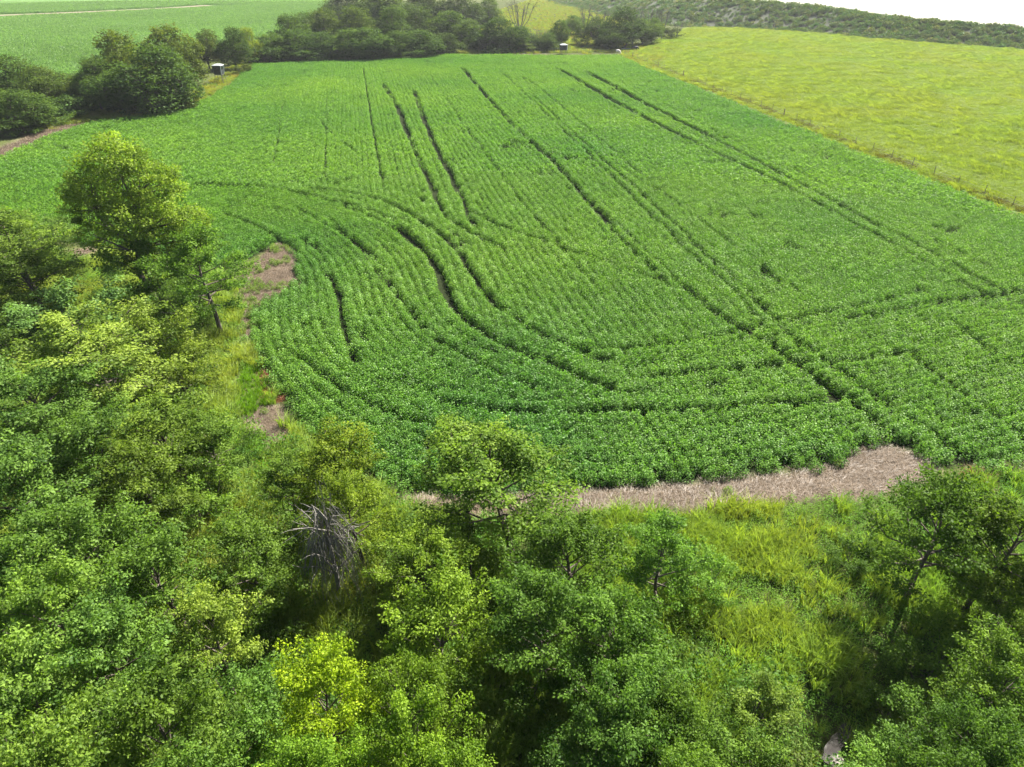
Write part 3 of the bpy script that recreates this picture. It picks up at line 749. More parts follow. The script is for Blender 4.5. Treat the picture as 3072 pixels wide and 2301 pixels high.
def make_tree2(seed, H, Wd, stem, K, shape, per, L, rc, leaf, trunks=1, tr=None, up=.7, sub=3, flat=.62):
    r = np.random.RandomState(seed); tr = tr or max(.045, H * .015)
    tb = Tubes(); C = []; O = []; Rr = []; segs = []
    for q in range(trunks):
        a = r.rand() * 6.28; le = .08 if trunks == 1 else .30
        top = np.array([math.cos(a) * Wd * le, math.sin(a) * Wd * le, H * (.95 - .15 * r.rand() * (trunks > 1))])
        zz = np.linspace(0, 1, 7)[:, None]
        ax = zz * top + np.cumsum(r.normal(size=(7, 3)) * np.array([1, 1, 0]) * H * .018, 0) * zz + np.array([0, 0, -.25]) * (1 - zz)
        segs.append((ax, tr * (1.35 - 1.2 * zz[:, 0]), 8))
        kk = K // trunks
        for k in range(kk):
            f = (k + .5) / kk; fz = stem + (.93 - stem) * f ** .9
            st = np.array([np.interp(fz, zz[:, 0], ax[:, i]) for i in range(3)])
            az = k * 2.39996 + q * 1.7 + r.normal() * .35
            ln = Wd / 2 * shape(f) * (.55 + .7 * r.rand()) * (1 if trunks == 1 else .8)
            el = R(8 + 62 * f ** 1.3) + r.normal() * .16
            d = np.array([math.cos(az) * math.cos(el), math.sin(az) * math.cos(el), math.sin(el)])
            e = st + d * ln + np.array([0, 0, .10 * ln])
            m = st * .5 + e * .5 - np.array([0, 0, .06 * ln]) + r.normal(size=3) * .05 * ln
            rl = tr * (.55 - .35 * f)
            segs.append(([st, m, e], [rl, rl * .6, rl * .2], 5))
            P = lambda t: (1 - t) ** 2 * st + 2 * t * (1 - t) * m + t * t * e
            for t in (.62, .84, 1.02):
                C.append(P(t) + r.normal(size=3) * .10 * rc + np.array([0, 0, .1 * rc])); O.append(d); Rr.append(rc * (1.15 - .45 * t) * (.75 + .5 * r.rand()))
            for j in range(sub):
                t = .35 + .55 * (j + r.rand()) / sub; b = P(t)
                az2 = az + (1 if j % 2 else -1) * (.6 + .5 * r.rand()); l2 = ln * (.30 + .25 * r.rand()) * (1.2 - .5 * t)
                d2 = np.array([math.cos(az2), math.sin(az2), .35 + .4 * r.rand()]); e2 = b + d2 * l2
                segs.append(([b, b * .5 + e2 * .5 + r.normal(size=3) * .04 * l2, e2], [rl * .35, rl * .25, rl * .1], 4))
                for t2 in ((.6, 1.0) if l2 > rc * 1.3 else (1.0,)):
                    C.append(b + (e2 - b) * t2); O.append(unit(d2)); Rr.append(rc * (.95 - .3 * t2) * (.75 + .5 * r.rand()))
    C = np.array(C); O = np.array(O); Rr = np.array(Rr)
    sx = (Wd / 2) / np.percentile(np.hypot(C[:, 0], C[:, 1]), 94); sz = H / (C[:, 2].max() + rc * .4)
    S_ = np.array([sx, sx, sz]); C = C * S_
    for p, rad, k in segs: tb.add(np.asarray(p) * S_, rad, k)
    cnt = np.maximum((per * (Rr / rc) ** 2).astype(int), 12); ci = np.repeat(np.arange(len(C)), cnt); n = len(ci)
    off = unit(r.normal(size=(n, 3))) * (r.rand(n)[:, None] ** .42)
    o = O[ci]; al = (off * o).sum(1, keepdims=True); off = off + o * al * .45
    off *= np.array([1, 1, flat])
    pos = C[ci] + off * Rr[ci][:, None]
    nrm = unit(r.normal(size=(n, 3)) * .32 + o * .15 + unit(off) * .70 + np.array([0, 0, up * .8]))
    axl = unit(np.cross(nrm, r.normal(size=(n, 3))) + o * .5 + unit(off) * .5 - np.array([0, 0, .15]))
    Ls = L * (.65 + .7 * r.rand(n))
    v = leaves_arrays(pos, axl, nrm, Ls, Ls * .30)
    ct = r.rand(len(C)); t = np.clip(.72 * ct[ci] + .28 * r.rand(n), 0, 1)
    return tb.mesh('trunk', M_bark), quads_mesh('crown', v, leaf, np.repeat(t, 4)), H, Wd
S_round = lambda f: .45 + .75 * math.sin(math.pi * min(1, f * .85 + .12)) ** .8
S_up = lambda f: .50 + .55 * math.sin(math.pi * min(1, f * .8 + .2))
S_wide = lambda f: .60 + .65 * math.sin(math.pi * min(1, f * .9 + .22))
def L_round(r, n=7, low=.40, full=False):
    k0 = 1.25 if full else 1.0
    out = [(.1 * r.normal(), .1 * r.normal(), .78, .36 * k0, .36 * k0, .18)]
    for k in range(n):
        a = k * 2.39996 + r.rand() * .6
        d = .30 + .42 * r.rand()
        z = low + .42 * (k / n) + .06 * r.normal()
        q = (.24 + .16 * r.rand()) * k0
        out.append((math.cos(a) * d, math.sin(a) * d, z, q, q, q * .40 + .02))
    return out
def L_upright(r, n=8):
    out = [(.05, 0, .86, .26, .26, .13), (-.1, .1, .70, .30, .30, .13)]
    for k in range(n):
        a = k * 2.39996 + r.rand() * .5; d = .35 + .4 * r.rand()
        q = .22 + .14 * r.rand()
        out.append((math.cos(a) * d, math.sin(a) * d, .36 + .40 * k / n, q, q, q * .42))
    return out
def L_shrub(r, n=9):
    out = [(0, 0, .50, .42, .42, .42)]
    for k in range(n):
        a = k * 2.39996 + r.rand(); d = .40 + .35 * r.rand(); q = .28 + .16 * r.rand()
        out.append((math.cos(a) * d, math.sin(a) * d, .24 + .42 * r.rand(), q, q, q * .7))
    return out

rr = np.random.RandomState(3)
PROTO = {
 'round':  [make_tree2(21 + k, 7.2, 5.0, .22, 26 + 2 * k, S_round, 135, .125, .47, M_leaf) for k in range(5)],
 'open':   [make_tree2(41 + k, 7.0, 4.6, .34, 25, S_up, 120, .12, .43, M_leaf) for k in range(4)],
 'fine':   [make_tree2(51, 6.5, 3.6, .30, 24, S_up, 100, .085, .36, M_leaf, up=.4)],
 'shrub':  [make_tree2(61 + k, 3.6, 4.2, .10, 24, S_wide, 105, .11, .40, M_leaf, trunks=4, tr=.04, sub=2) for k in range(4)],
 'hero':   [make_tree(71, 13.0, 10.0, .33, [(-.05, 0, .83, .42, .42, .16), (-.62, .1, .58, .34, .38, .16), (.35, .1, .70, .40, .40, .14), (.82, -.1, .50, .28, .34, .10), (-.40, -.1, .72, .36, .36, .14),
                                        (-.66, .0, .40, .22, .24, .10), (.1, -.3, .54, .36, .36, .14), (.62, .1, .34, .3, .32, .11), (.15, .3, .47, .36, .36, .13), (-.1, .0, .27, .30, .30, .12)], 300, 120, .18, .64, M_leaf)],
 'mid':    [make_tree(81 + k, 9.0, 6.5, .22, L_round(rr, 12, .24, True), 210, 66, .22, .62, M_leaf_far, flat=.8) for k in range(4)],
 'belt':   [make_tree(91 + k, 11.0, 9.0, .14, L_round(rr, 15, .14, True), 250, 56, .32, .86, M_leaf_far, flat=.8) for k in range(5)],
 'beltshrub': [make_tree2(101 + k, 3.4, 5.0, .06, 26, S_wide, 50, .24, .60, M_leaf_far, trunks=3, tr=.04, sub=2) for k in range(2)],
}
rt = np.random.RandomState(8)
def tree(kind, loc, tint, label, cat='tree', group=None, name=None, v=None, rz=None):
    x, y, h, w = loc
    if group == GF: w = w * (.90 if kind != 'shrub' else .95)
    ps = PROTO[kind]; tm, cm, H0, W0 = ps[(v if v is not None else rt.randint(100)) % len(ps)]
    root = empty(name or ('shrub' if 'shrub' in kind else 'tree'), (x, y, tz(x, y)), rt.rand() * 6.28 if rz is None else rz, (w / W0, w / W0, h / H0))
    tag(root, label, cat, group)
    a = link(bpy.data.objects.new('trunk', tm), root)
    b = link(bpy.data.objects.new('crown', cm), root)
    j = rt.uniform(.70, 1.12); tint = (min(tint[0], tint[1] * 1.10), tint[1], tint[2])
    b.color = (tint[0] * j, tint[1] * j, tint[2] * j, 1)
    return root

LIFT = 1
G = (1.0, 1.05, .9); Y = (1.75, 1.6, 1.3); YG = (1.4, 1.45, 1.0); D = (.85, 1.0, .85); DD = (.68, .84, .80); PALE = (1.35, 1.35, 1.5); BL = (.85, 1.0, 1.15)
GF = 'trees of the near wood'
# mid-distance trees at the left edge of the field
tree('hero', (-30.68,55.82,13.56,11.14), (1.32,1.25,.9), 'big lone tree with yellow-green top standing at the left edge of the soybean field', v=0, rz=0, name='large_tree')
tree('open', (-22.63,49.07,8.62,6.52), (.8,.95,.7), 'slim dark tree with bare lower trunk beside the pale bare patch', v=0, rz=.6)
tree('shrub', (-28.62,53.30,6.65,7.80), (.7,.85,.7), 'dark leafy bush in the shade between the lone tree and the slim tree', cat='bush')
tree('shrub', (-25.43,50.45,4.14,5.40), (1.0,1.1,1.0), 'small green bush at the foot of the slim dark tree', cat='bush')
tree('open', (-41.06,56.31,8.13,7.70), (1.05,1.05,.85), 'tall green tree at the left frame edge below the lone tree')
tree('round', (-36.97,50.86,6.94,7.49), (1.0,1.0,.9), 'round green tree half hidden at the left frame edge')
tree('shrub', (-46.18,67.70,3.33,5.05), (.9,.95,1.1), 'grey-green bush behind the left edge trees by the field', cat='bush')
tree('shrub', (-31.43,46.78,5.13,8.10), (1.25,1.45,2.0), 'pale vine-covered bush in front of the dark shade of the lone tree', cat='bush')
tree('shrub', (-25.59,43.43,5.72,6.67), (1.75,1.6,1.3), 'yellow-green bush right of the vine-covered bush', cat='bush')
tree('round', (-25.37,38.04,6.91,8.54), (1.95,1.72,1.5), 'broad yellowish tree, the palest crown in the left wood', v=1)
tree('shrub', (-22.07,40.31,3.69,5.78), (1.35,1.2,.8), 'yellow-green bush spilling onto the grass strip', cat='bush')
tree('shrub', (-35.82,43.43,4.00,6.42), (.9,.95,.95), 'grey-green bush at the left edge beside the yellowish tree', cat='bush')
# near wood, left
tree('round', (-26.37,33.65,6.50,7.56), (.85,1.0,.95), 'dark green tree at the left edge below the yellowish tree', group=GF)
tree('round', (-20.13,28.09,6.80,6.59), (.85,1.0,.85), 'deep green tree directly in front of the broad yellowish tree', group=GF)
tree('round', (-17.90,30.51,5.80,7.10), (1.15,1.15,.8), 'green tree with yellowish tips beside the grass strip', group=GF)
tree('open', (-15.68,29.79,5.00,4.71), (1.0,1.1,.8), 'thin green tree leaning over the grass strip', group=GF)
tree('round', (-21.80,24.83,7.00,6.62), (.9,1.05,1.0), 'wide bluish-green tree at the left edge halfway down', group=GF)
tree('round', (-17.65,25.66,6.40,5.81), (1.1,1.1,.75), 'yellow-tipped tree in the middle of the left wood', group=GF)
tree('round', (-17.60,20.89,7.00,5.71), (.95,1.1,.9), 'full green tree above the dark gap on the left', group=GF)
tree('shrub', (-15.48,27.22,3.60,5.19), (1.05,1.15,.8), 'low green bush at the bottom of the grass strip', cat='bush', group=GF)
tree('round', (-13.85,20.51,6.40,5.35), (.95,1.1,.85), 'green tree left of the gap with grey dead stems', group=GF)
tree('round', (-11.30,21.34,5.40,4.85), (1.05,1.15,.8), 'light green tree just left of the grey dead stems', group=GF)
tree('round', (-16.95,17.54,7.20,5.25), (1.05,1.15,.85), 'light green crown at the left edge, lower third', group=GF)
tree('round', (-13.82,16.28,7.00,4.88), (.9,1.05,1.0), 'bluish-green tree in the lower left wood', group=GF)
tree('open', (-10.73,17.19,6.00,3.87), (1.6,1.45,1.1), 'tawny yellow-green tree over a dark hollow in the lower left', group=GF)
tree('round', (-14.42,13.79,7.20,4.96), (1.3,1.4,1.2), 'pale green crown near the bottom left corner', group=GF)
tree('round', (-10.83,12.71,7.40,4.72), (1.1,1.2,.85), 'large light green crown low on the left side', group=GF)
tree('round', (-12.23,10.93,7.60,4.57), (1.45,1.5,1.1), 'crown filling the bottom left corner', group=GF)
tree('round', (-9.08,10.79,7.00,4.01), (.95,1.1,.85), 'crown cut by the bottom edge left of the dark hollow', group=GF)
tree('shrub', (-9.45,15.71,3.50,4.84), (.8,1.0,.85), 'dark green bush in the shaded hollow near the bottom', cat='bush', group=GF)
# near wood, middle
tree('open', (-8.85,26.48,6.20,5.10), (1.65,1.5,.7), 'golden-tipped tree at the lower left corner of the soybean field', group=GF)
tree('open', (-10.80,26.67,5.00,4.14), (1.0,1.1,.8), 'thin green tree just left of the golden-tipped tree', group=GF)
tree('open', (-7.02,24.35,5.60,4.06), (1.5,1.4,.7), 'yellow-green tree right above the grey dead stems', group=GF)
tree('fine', (-2.18,25.89,7.10,4.64), (1.7,1.65,1.6), 'pale feathery tree standing against the front edge of the soybean field', v=0)
tree('open', (-0.02,25.41,7.18,7.03), (.95,1.05,.65), 'dark-trunked tree beside the pale feathery tree at the field edge', v=1, rz=1.0)
tree('shrub', (-1.96,23.22,3.40,4.48), (1.15,1.15,.9), 'bush under the pale feathery tree', cat='bush', group=GF)
tree('round', (-3.91,21.26,5.60,4.63), (1.5,1.5,.8), 'bright yellow-green tree right of the grey dead stems', group=GF)
tree('round', (-2.90,18.10,6.40,4.78), (1.5,1.55,.8), 'bright green tree in the centre of the near wood', group=GF)
tree('round', (2.46,21.22,6.00,5.51), (.85,1.0,.7), 'dark green tree just below the straw strip', group=GF)
tree('round', (1.20,17.69,6.60,4.86), (.8,.98,.75), 'dark tree left of the deepest shade in the middle', group=GF)
tree('round', (3.57,17.26,6.60,4.78), (.85,1.05,.8), 'dark spreading tree right of the deepest shade', group=GF)
tree('open', (6.29,21.31,6.40,4.21), (.75,.95,.75), 'upright dark tree at the left side of the weedy clearing', group=GF)
tree('shrub', (8.61,22.62,2.60,3.45), (1.0,1.2,.95), 'pale green bush at the left side of the weedy clearing', cat='bush', group=GF)
tree('round', (-6.04,14.87,6.80,3.92), (2.0,1.85,.5), 'brilliant yellow-green tree with golden patch at lower centre left', group=GF, v=2)
tree('open', (-3.44,14.56,6.20,3.49), (1.15,1.25,.6), 'green tree between the brilliant tree and the dark shade', group=GF)
tree('round', (-2.63,11.98,7.20,3.58), (1.5,1.6,.8), 'light green crown at the bottom centre', group=GF)
tree('round', (-5.68,11.55,6.60,3.56), (1.1,1.25,.6), 'green crown below the brilliant yellow-green tree', group=GF)
tree('round', (-1.17,10.79,7.00,3.41), (1.2,1.3,.65), 'crown cut by the bottom edge at the centre', group=GF)
tree('round', (3.70,14.56,6.20,4.22), (.75,.95,.75), 'shadowy green tree right of the dark hollow', group=GF)
tree('round', (2.53,12.76,5.60,4.40), (.7,.9,.75), 'darkest tree at the bottom centre right', group=GF)
tree('round', (4.96,13.82,5.40,3.60), (.95,1.1,.8), 'green tree left of the creek', group=GF)
tree('round', (5.17,11.63,5.60,3.41), (1.05,1.2,.8), 'crown cut by the bottom edge left of the creek', group=GF)
# near wood, right
tree('open', (17.77,22.28,7.60,5.16), (.8,.95,.7), 'tall open-branched tree at the right end of the straw strip', v=0, rz=2.2)
tree('open', (19.82,21.48,7.20,4.89), (1.0,1.05,.7), 'open tree at the right frame edge with glossy leaves', v=1)
tree('round', (20.53,20.25,5.20,4.34), (1.05,1.08,.75), 'leafy tree below the tall open-branched tree on the right', group=GF)
tree('shrub', (16.98,18.62,3.40,4.63), (1.0,1.1,.8), 'bush in the shade of the right-hand trees', cat='bush', group=GF)
tree('round', (17.31,15.57,5.60,4.14), (1.0,1.1,.8), 'green tree on the right edge, lower third', group=GF)
tree('shrub', (15.01,17.40,2.00,3.34), (.9,1.0,.75), 'dark low bush above the creek', cat='bush', group=GF)
tree('shrub', (9.03,16.22,2.00,3.38), (1.15,1.15,.8), 'rounded yellow-green bush left of the creek water', cat='bush', group=GF)
tree('shrub', (14.32,14.86,2.40,3.68), (.95,1.15,.95), 'pale green bush right of the creek water', cat='bush', group=GF)
tree('round', (14.69,13.46,5.00,3.59), (.75,.95,.75), 'dark tree in the bottom right shade', group=GF)
tree('round', (14.05,11.39,6.00,3.85), (.8,1.0,.8), 'crown filling the bottom right corner', group=GF)
tree('shrub', (7.94,13.86,2.40,3.71), (1.0,1.15,.8), 'broad bush left of the creek at the bottom', cat='bush', group=GF)
tree('shrub', (12.89,13.24,2.40,3.62), (1.0,1.2,.9), 'bush cut by the bottom edge right of the creek', cat='bush', group=GF)
tree('shrub', (16.26,24.23,1.60,2.59), (.75,.9,.7), 'small dark bush alone in the weedy clearing', cat='bush', group=GF)

# --- upper left clumps
GB = 'trees in the upper left clump'
for loc, tn, lb in (
 ((-99.77,151.43,9.14,13.78), D, 'dark tree at the left frame edge in front of the far crop'),
 ((-90.22,146.25,7.75,10.71), (.8,.85,.7), 'round tree right of the dark left edge tree'),
 ((-83.03,124.53,6.96,11.57), D, 'green tree at the left edge above the tan field margin'),
 ((-82.91,146.25,6.29,8.06), (1.0,.95,.7), 'small yellow-green tree left of the big dark clump'),
 ((-78.78,143.78,9.78,9.62), D, 'tree on the left flank of the big dark clump'),
 ((-76.76,151.43,13.68,13.64), (1.0,.98,.7), 'tall sunlit tree at the back left of the big clump'),
 ((-77.14,173.90,13.28,14.00), (1.05,1.0,.7), 'tall sunlit tree at the back of the big clump'),
 ((-67.10,141.85,11.91,16.32), DD, 'largest dark tree at the front of the big clump'),
 ((-67.11,149.84,11.17,7.70), (.75,.85,.75), 'tree at the right front of the big dark clump'),
 ((-80.69,204.29,9.73,9.72), (1.1,1.05,.75), 'small light tree behind the raised blind'),
 ((-73.55,204.29,10.49,9.71), D, 'dark tree between the big clump and the long belt'),
 ((-73.81,140.91,7.76,10.35), DD, 'dark tree at the left front of the big clump')):
    tree('mid' if loc[3] < 12 else 'belt', loc, tn, lb, group=GB)
tree('mid', (-73.55,216.03,9.65,7.05), (2.1,1.75,.85), 'small pale yellow tree standing out left of the long belt')
for loc, tn, lb in (
 ((-82.24,122.67,3.67,8.83), D, 'dark shrub at the left edge by the tan field margin'),
 ((-82.50,129.59,3.08,8.08), D, 'shrub on the tan margin right of the left edge shrub'),
 ((-80.86,138.14,3.79,8.55), DD, 'dark shrub at the foot of the clump by the tan margin'),
 ((-62.52,143.78,3.01,4.44), (1.0,1.0,.8), 'shrub below the raised blind'),
 ((-64.56,142.33,3.15,5.28), (.85,.9,.75), 'shrub left below the raised blind'),
 ((-68.35,193.69,2.37,5.27), (1.0,.85,.75), 'dull brownish shrub right of the raised blind'),
 ((-98.95,165.97,2.64,7.10), (1.0,.95,.9), 'pale shrub between the left edge trees and the clump')):
    tree('beltshrub', loc, tn, lb, cat='shrub', group='shrubs along the upper left margin')
# --- long belt at the far edge
GL = 'trees of the long far belt'
belt = [
 ((-68.20,222.39,7.44,14.54),D,'leftmost dark tree of the long belt'), ((-61.80,223.48,8.30,14.59),DD,'second dark tree from the left of the long belt'), ((-55.49,224.58,7.51,14.67),DD,'dark tree in the left part of the long belt above a black shade line'),
 ((-48.09,224.58,8.45,14.65),D,'tree left of the middle of the long belt front'), ((-40.74,224.58,8.69,15.98),DD,'dark tree in the middle of the long belt front'), ((-33.79,226.82,7.57,14.81),D,'tree right of the middle of the long belt front'),
 ((-27.44,230.26,7.79,15.02),DD,'dark tree in the right part of the long belt front'), ((-21.38,238.66,6.16,12.74),(.8,.9,.8),'lighter tree at the right end of the long belt front'),
 ((-66.89,238.66,11.40,14.05),D,'tree with rounded top at the upper left of the long belt'), ((-59.95,251.73,12.46,16.24),(.85,.9,.8),'sunlit tree in the second row of the long belt, left'), ((-68.91,263.19,10.54,13.91),D,'dark spiky tree in the second row of the long belt'),
 ((-49.60,251.73,12.72,16.24),(.9,.95,.8),'sunlit tree in the second row of the long belt, centre'), ((-39.89,255.91,12.78,16.50),D,'dark tree in the second row of the long belt, centre'), ((-31.01,263.19,11.62,16.97),(.75,.85,.85),'tree in the second row of the long belt, right'),
 ((-21.60,270.87,10.68,17.47),D,'dark tree in the second row at the right end of the belt'), ((-14.88,263.19,8.36,12.40),(.9,1.0,.9),'light tree where the long belt ends'),
 ((-56.21,316.63,15.01,22.04),(.8,.9,.95),'hazy tree at the top edge above the belt, left'), ((-37.82,316.63,15.48,22.03),(.8,.9,.95),'hazy tree at the top edge above the belt, centre'), ((-21.32,316.63,14.69,20.21),(.8,.9,.95),'hazy tree at the top edge above the belt, right'),
 ((-9.81,251.73,7.51,13.38),D,'dark tree left of the bare tree, front'), ((-3.05,246.34,9.68,17.42),DD,'dark twin-topped tree beyond the middle of the far edge'), ((2.83,251.73,7.11,11.90),D,'tree right of the dark twin-topped tree'),
 ((-44.59,300.47,17.02,24.39),(.85,.95,1.0),'hazy tree rising highest behind the middle of the long belt'), ((-71.93,339.32,14.80,23.58),(.85,.95,1.0),'hazy tree at the top edge left of the other belt-top trees'), ((10.92,249.01,5.34,10.33),(.8,.9,.85),'grey-green tree just left of the low blind'),
 ((-11.04,339.32,11.90,13.80),(.95,1.05,1.0),'pale tree at the top edge left of the bare tree'),
]

for loc, tn, lb in belt:
    tree('belt', loc, tn, lb, group=GL)
for loc, tn, lb in (
 ((-68.92,217.07,4.38,10.38), DD, 'dark shrub at the left foot of the long belt'), ((-58.75,220.23,3.61,11.86), DD, 'shrub in the black shade line, left part of the long belt'),
 ((-44.88,223.48,3.53,12.02), DD, 'shrub in the black shade line, middle of the long belt'), ((-30.76,227.95,3.59,12.25), DD, 'shrub in the black shade line, right part of the long belt')):
    tree('beltshrub', loc, tn, lb, cat='shrub', group='shrubs at the foot of the long belt')
for loc, tn, lb in (
 ((15.15,254.50,8.65,8.40), D, 'small dark tree standing alone behind the low blind'),
 ((23.91,304.36,7.02,9.81), D, 'small round dark tree left of the bare-branched grove'),
 ((28.03,266.21,8.72,13.31), (.75,.85,.8), 'leafy tree at the left side of the bare-branched grove'),
 ((36.82,257.34,12.19,15.09), DD, 'dark leaning tree in the middle of the bare-branched grove'),
 ((32.16,251.73,6.45,11.17), D, 'low dark tree above the white cow'),
 ((44.19,266.21,8.17,11.75), (.85,.95,.8), 'green tree above the black cow'),
 ((49.01,272.46,8.34,7.21), D, 'narrow dark tree right of the black cow')):
    tree('mid', loc, tn, lb)
for loc, tn, lb in (
 ((6.45,246.34,3.19,10.26), (.9,.9,.9), 'grey-green shrub between the twin-topped tree and the low blind'),
 ((57.85,289.35,3.68,8.53), (.85,.85,.85), 'shrub by the bright water at the corner of the pasture'),
 ((31.16,257.34,3.04,9.16), (.9,.85,.85), 'brownish shrub at the foot of the bare-branched grove')):
    tree('beltshrub', loc, tn, lb, cat='shrub')

# --- bare trees
def make_bare(seed, H, Wd, nl, mat, droop=0.0, tw=7):
    r = np.random.RandomState(seed); tb = Tubes(); R0 = H * .018
    f = np.array([0, 0, H * .22])
    tb.add([(0, 0, -.3), f * .5, f], [R0 * 1.4, R0 * 1.1, R0], 7)
    tw_ = Tubes()
    for k in range(nl):
        a = k * 6.283 / nl + r.rand(); d = Wd / 2 * (.3 + .7 * r.rand())
        e = np.array([math.cos(a) * d, math.sin(a) * d, H * (.75 + .25 * r.rand())])
        m = f * .55 + e * .45 + np.array([math.cos(a), math.sin(a), 0]) * d * .18
        tb.add([f, m, e * .7 + m * .3, e], [R0 * .6, R0 * .42, R0 * .28, R0 * .1], 5)
        for q in range(tw):
            t = .25 + .7 * r.rand(); st = m * (1 - t) + e * t
            en = st + unit(r.normal(size=3) + np.array([math.cos(a) * .6, math.sin(a) * .6, .9])) * H * (.10 + .14 * r.rand())
            tw_.add([st, st * .5 + en * .5 + r.normal(size=3) * .012 * H, en], [R0 * .2, R0 * .14, R0 * .05], 4)
    return tb.mesh('trunk', mat), tw_.mesh('twigs', mat)
M_greybark = noise_mat('grey_bark', (.05, .045, .042), (.10, .09, .085), 6, .9, .4, stretch=(3, 3, .6))
bare = [make_bare(5 + k, 9.0, 7.0, 9 + k, M_greybark, tw=12) for k in range(2)]
def bare_tree(loc, label, v, rz=0.0):
    x, y, h, w = loc
    root = empty('bare_tree', (x, y, tz(x, y)), rz, (w / 7, w / 7, h / 9))
    tag(root, label, 'bare tree')
    link(bpy.data.objects.new('trunk', bare[v][0]), root); link(bpy.data.objects.new('twigs', bare[v][1]), root)
bare_tree((2.60,278.98,13.95,11.39), 'leafless tree spreading pale branches at the top edge above the dark twin-topped tree', 0)
bare_tree((8.04,251.73,6.19,8.94), 'leafless grey bush-like tree left of the low blind', 1, .5)
bare_tree((11.28,257.34,4.68,7.62), 'leafless grey sapling close behind the low blind', 0, 1.5)
bare_tree((27.58,296.67,10.23,7.80), 'leafless tree at the left of the grove above the cows', 1, 2.1)
bare_tree((31.70,278.98,10.54,8.17), 'second leafless tree from the left in the grove above the cows', 0, 3.0)
bare_tree((41.18,266.21,11.74,7.80), 'leafless tree behind the dark leaning tree of the grove', 1, 4.0)
bare_tree((49.61,278.98,11.68,8.97), 'tallest leafless tree at the right of the grove', 0, 5.0)
bare_tree((53.94,282.36,9.78,6.62), 'leafless tree beside the bright water', 1, 1.0)
bare_tree((62.64,296.67,5.01,5.93), 'small leafless bush right of the bright water', 0, 2.5)

# dead grey tree draped with stems in the near wood
def make_dead():
    r = np.random.RandomState(77); tb = Tubes(); tw_ = Tubes()
    tb.add([(0, 0, -.3), (.05, 0, 1.5), (-.05, .1, 3.2), (0, .1, 4.6)], [.10, .085, .06, .03], 7)
    for k in range(18):
        a = r.rand() * 6.28; st = np.array([0, .05, 1.0 + 3.3 * r.rand()]); d = .5 + 1.0 * r.rand()
        e = st + np.array([math.cos(a) * d, math.sin(a) * d, .6 + 1.0 * r.rand()])
        tb.add([st, st * .5 + e * .5 + np.array([0, 0, .1]), e], [.04, .028, .010], 5)
        for q in range(4):
            b = st * (.6 - .15 * q) + e * (.4 + .15 * q); e3 = b + unit(r.normal(size=3) + np.array([math.cos(a), math.sin(a), .4])) * (.4 + .5 * r.rand())
            tw_.add([b, b * .5 + e3 * .5 + r.normal(size=3) * .04, e3], [.014, .010, .004], 4)
    for k in range(230):
        a = r.rand() * 6.28; d = 1.35 * math.sqrt(r.rand()); z = 4.6 - 1.0 * d + .7 * r.normal()
        st = np.array([math.cos(a) * d * .55, math.sin(a) * d * .55, z])
        L_ = 1.2 + 2.2 * r.rand()
        b2 = a + .5 * r.normal(); e = np.array([math.cos(b2) * d * (.7 + .6 * r.rand()), math.sin(b2) * d * (.7 + .6 * r.rand()), max(.1, z - L_)])
        m = st * .5 + e * .5 + r.normal(size=3) * .12 + np.array([math.cos(a), math.sin(a), .5]) * .12
        tw_.add([st, st * .45 + m * .55 + r.normal(size=3) * .03, m, e + r.normal(size=3) * .1], np.array([.012, .010, .008, .004]) * (.7 + .6 * r.rand()), 4)
    return tb.mesh('trunk', M_deadwood), tw_.mesh('stems', M_deadwood)
dx = (-7.87,22.54,5.20,3.10)
dm = make_dead()
root = empty('dead_tree', (dx[0], dx[1], tz(dx[0], dx[1])), 0, (1.15, 1.15, 1.12))
tag(root, 'dead tree draped in hanging grey leafless stems in the near wood', 'dead tree')
link(bpy.data.objects.new('trunk', dm[0]), root); link(bpy.data.objects.new('stems', dm[1]), root)

# ---------------------------------------------------------------- boxes for built things
def bm_obj(name, bm, mat, parent, smooth=False, bevel=0.0):
    if bevel:
        bmesh.ops.bevel(bm, geom=bm.edges[:], offset=bevel, segments=1, affect='EDGES')
    bmesh.ops.recalc_face_normals(bm, faces=bm.faces[:])
    me = bpy.data.meshes.new(name); bm.to_mesh(me); bm.free(); me.materials.append(mat)
    if smooth:
        for p in me.polygons: p.use_smooth = True
    return link(bpy.data.objects.new(name, me), parent)
def hexa(bm, bot, top):
    """bot, top: 4 points each"""
    v = [bm.verts.new(p) for p in bot + top]
    for f in ((3, 2, 1, 0), (4, 5, 6, 7), (0, 1, 5, 4), (1, 2, 6, 5), (2, 3, 7, 6), (3, 0, 4, 7)):
        bm.faces.new([v[i] for i in f])
def rect(hx, hy, z, ox=0, oy=0): return [(ox - hx, oy - hy, z), (ox + hx, oy - hy, z), (ox + hx, oy + hy, z), (ox - hx, oy + hy, z)]
def bar(bm, a, b, t):
    a, b = Vector(a), Vector(b); d = (b - a).normalized()
    u = d.cross(Vector((0.3, .2, 1)).normalized()); u = u.normalized() if u.length > .05 else Vector((1, 0, 0)); w = d.cross(u)
    hexa(bm, [tuple(a + s * u * t + q * w * t) for s, q in ((-1, -1), (1, -1), (1, 1), (-1, 1))], [tuple(b + s * u * t + q * w * t) for s, q in ((-1, -1), (1, -1), (1, 1), (-1, 1))])
M_box = noise_mat('blind_dark_panel', (.018, .022, .024), (.035, .04, .042), 3, .55, .1)
M_roof = noise_mat('blind_pale_roof', (.30, .32, .32), (.38, .40, .40), 2, .4, .05)
M_frame = noise_mat('blind_steel', (.05, .055, .05), (.09, .09, .08), 4, .6, .1)
M_eave_sunlit = noise_mat('blind_eave_and_sunlit_edge', (.55, .58, .56), (.66, .68, .66), 3, .5, .05)
M_slot = noise_mat('blind_window', (.006, .008, .009), (.012, .014, .016), 2, .15, 0)

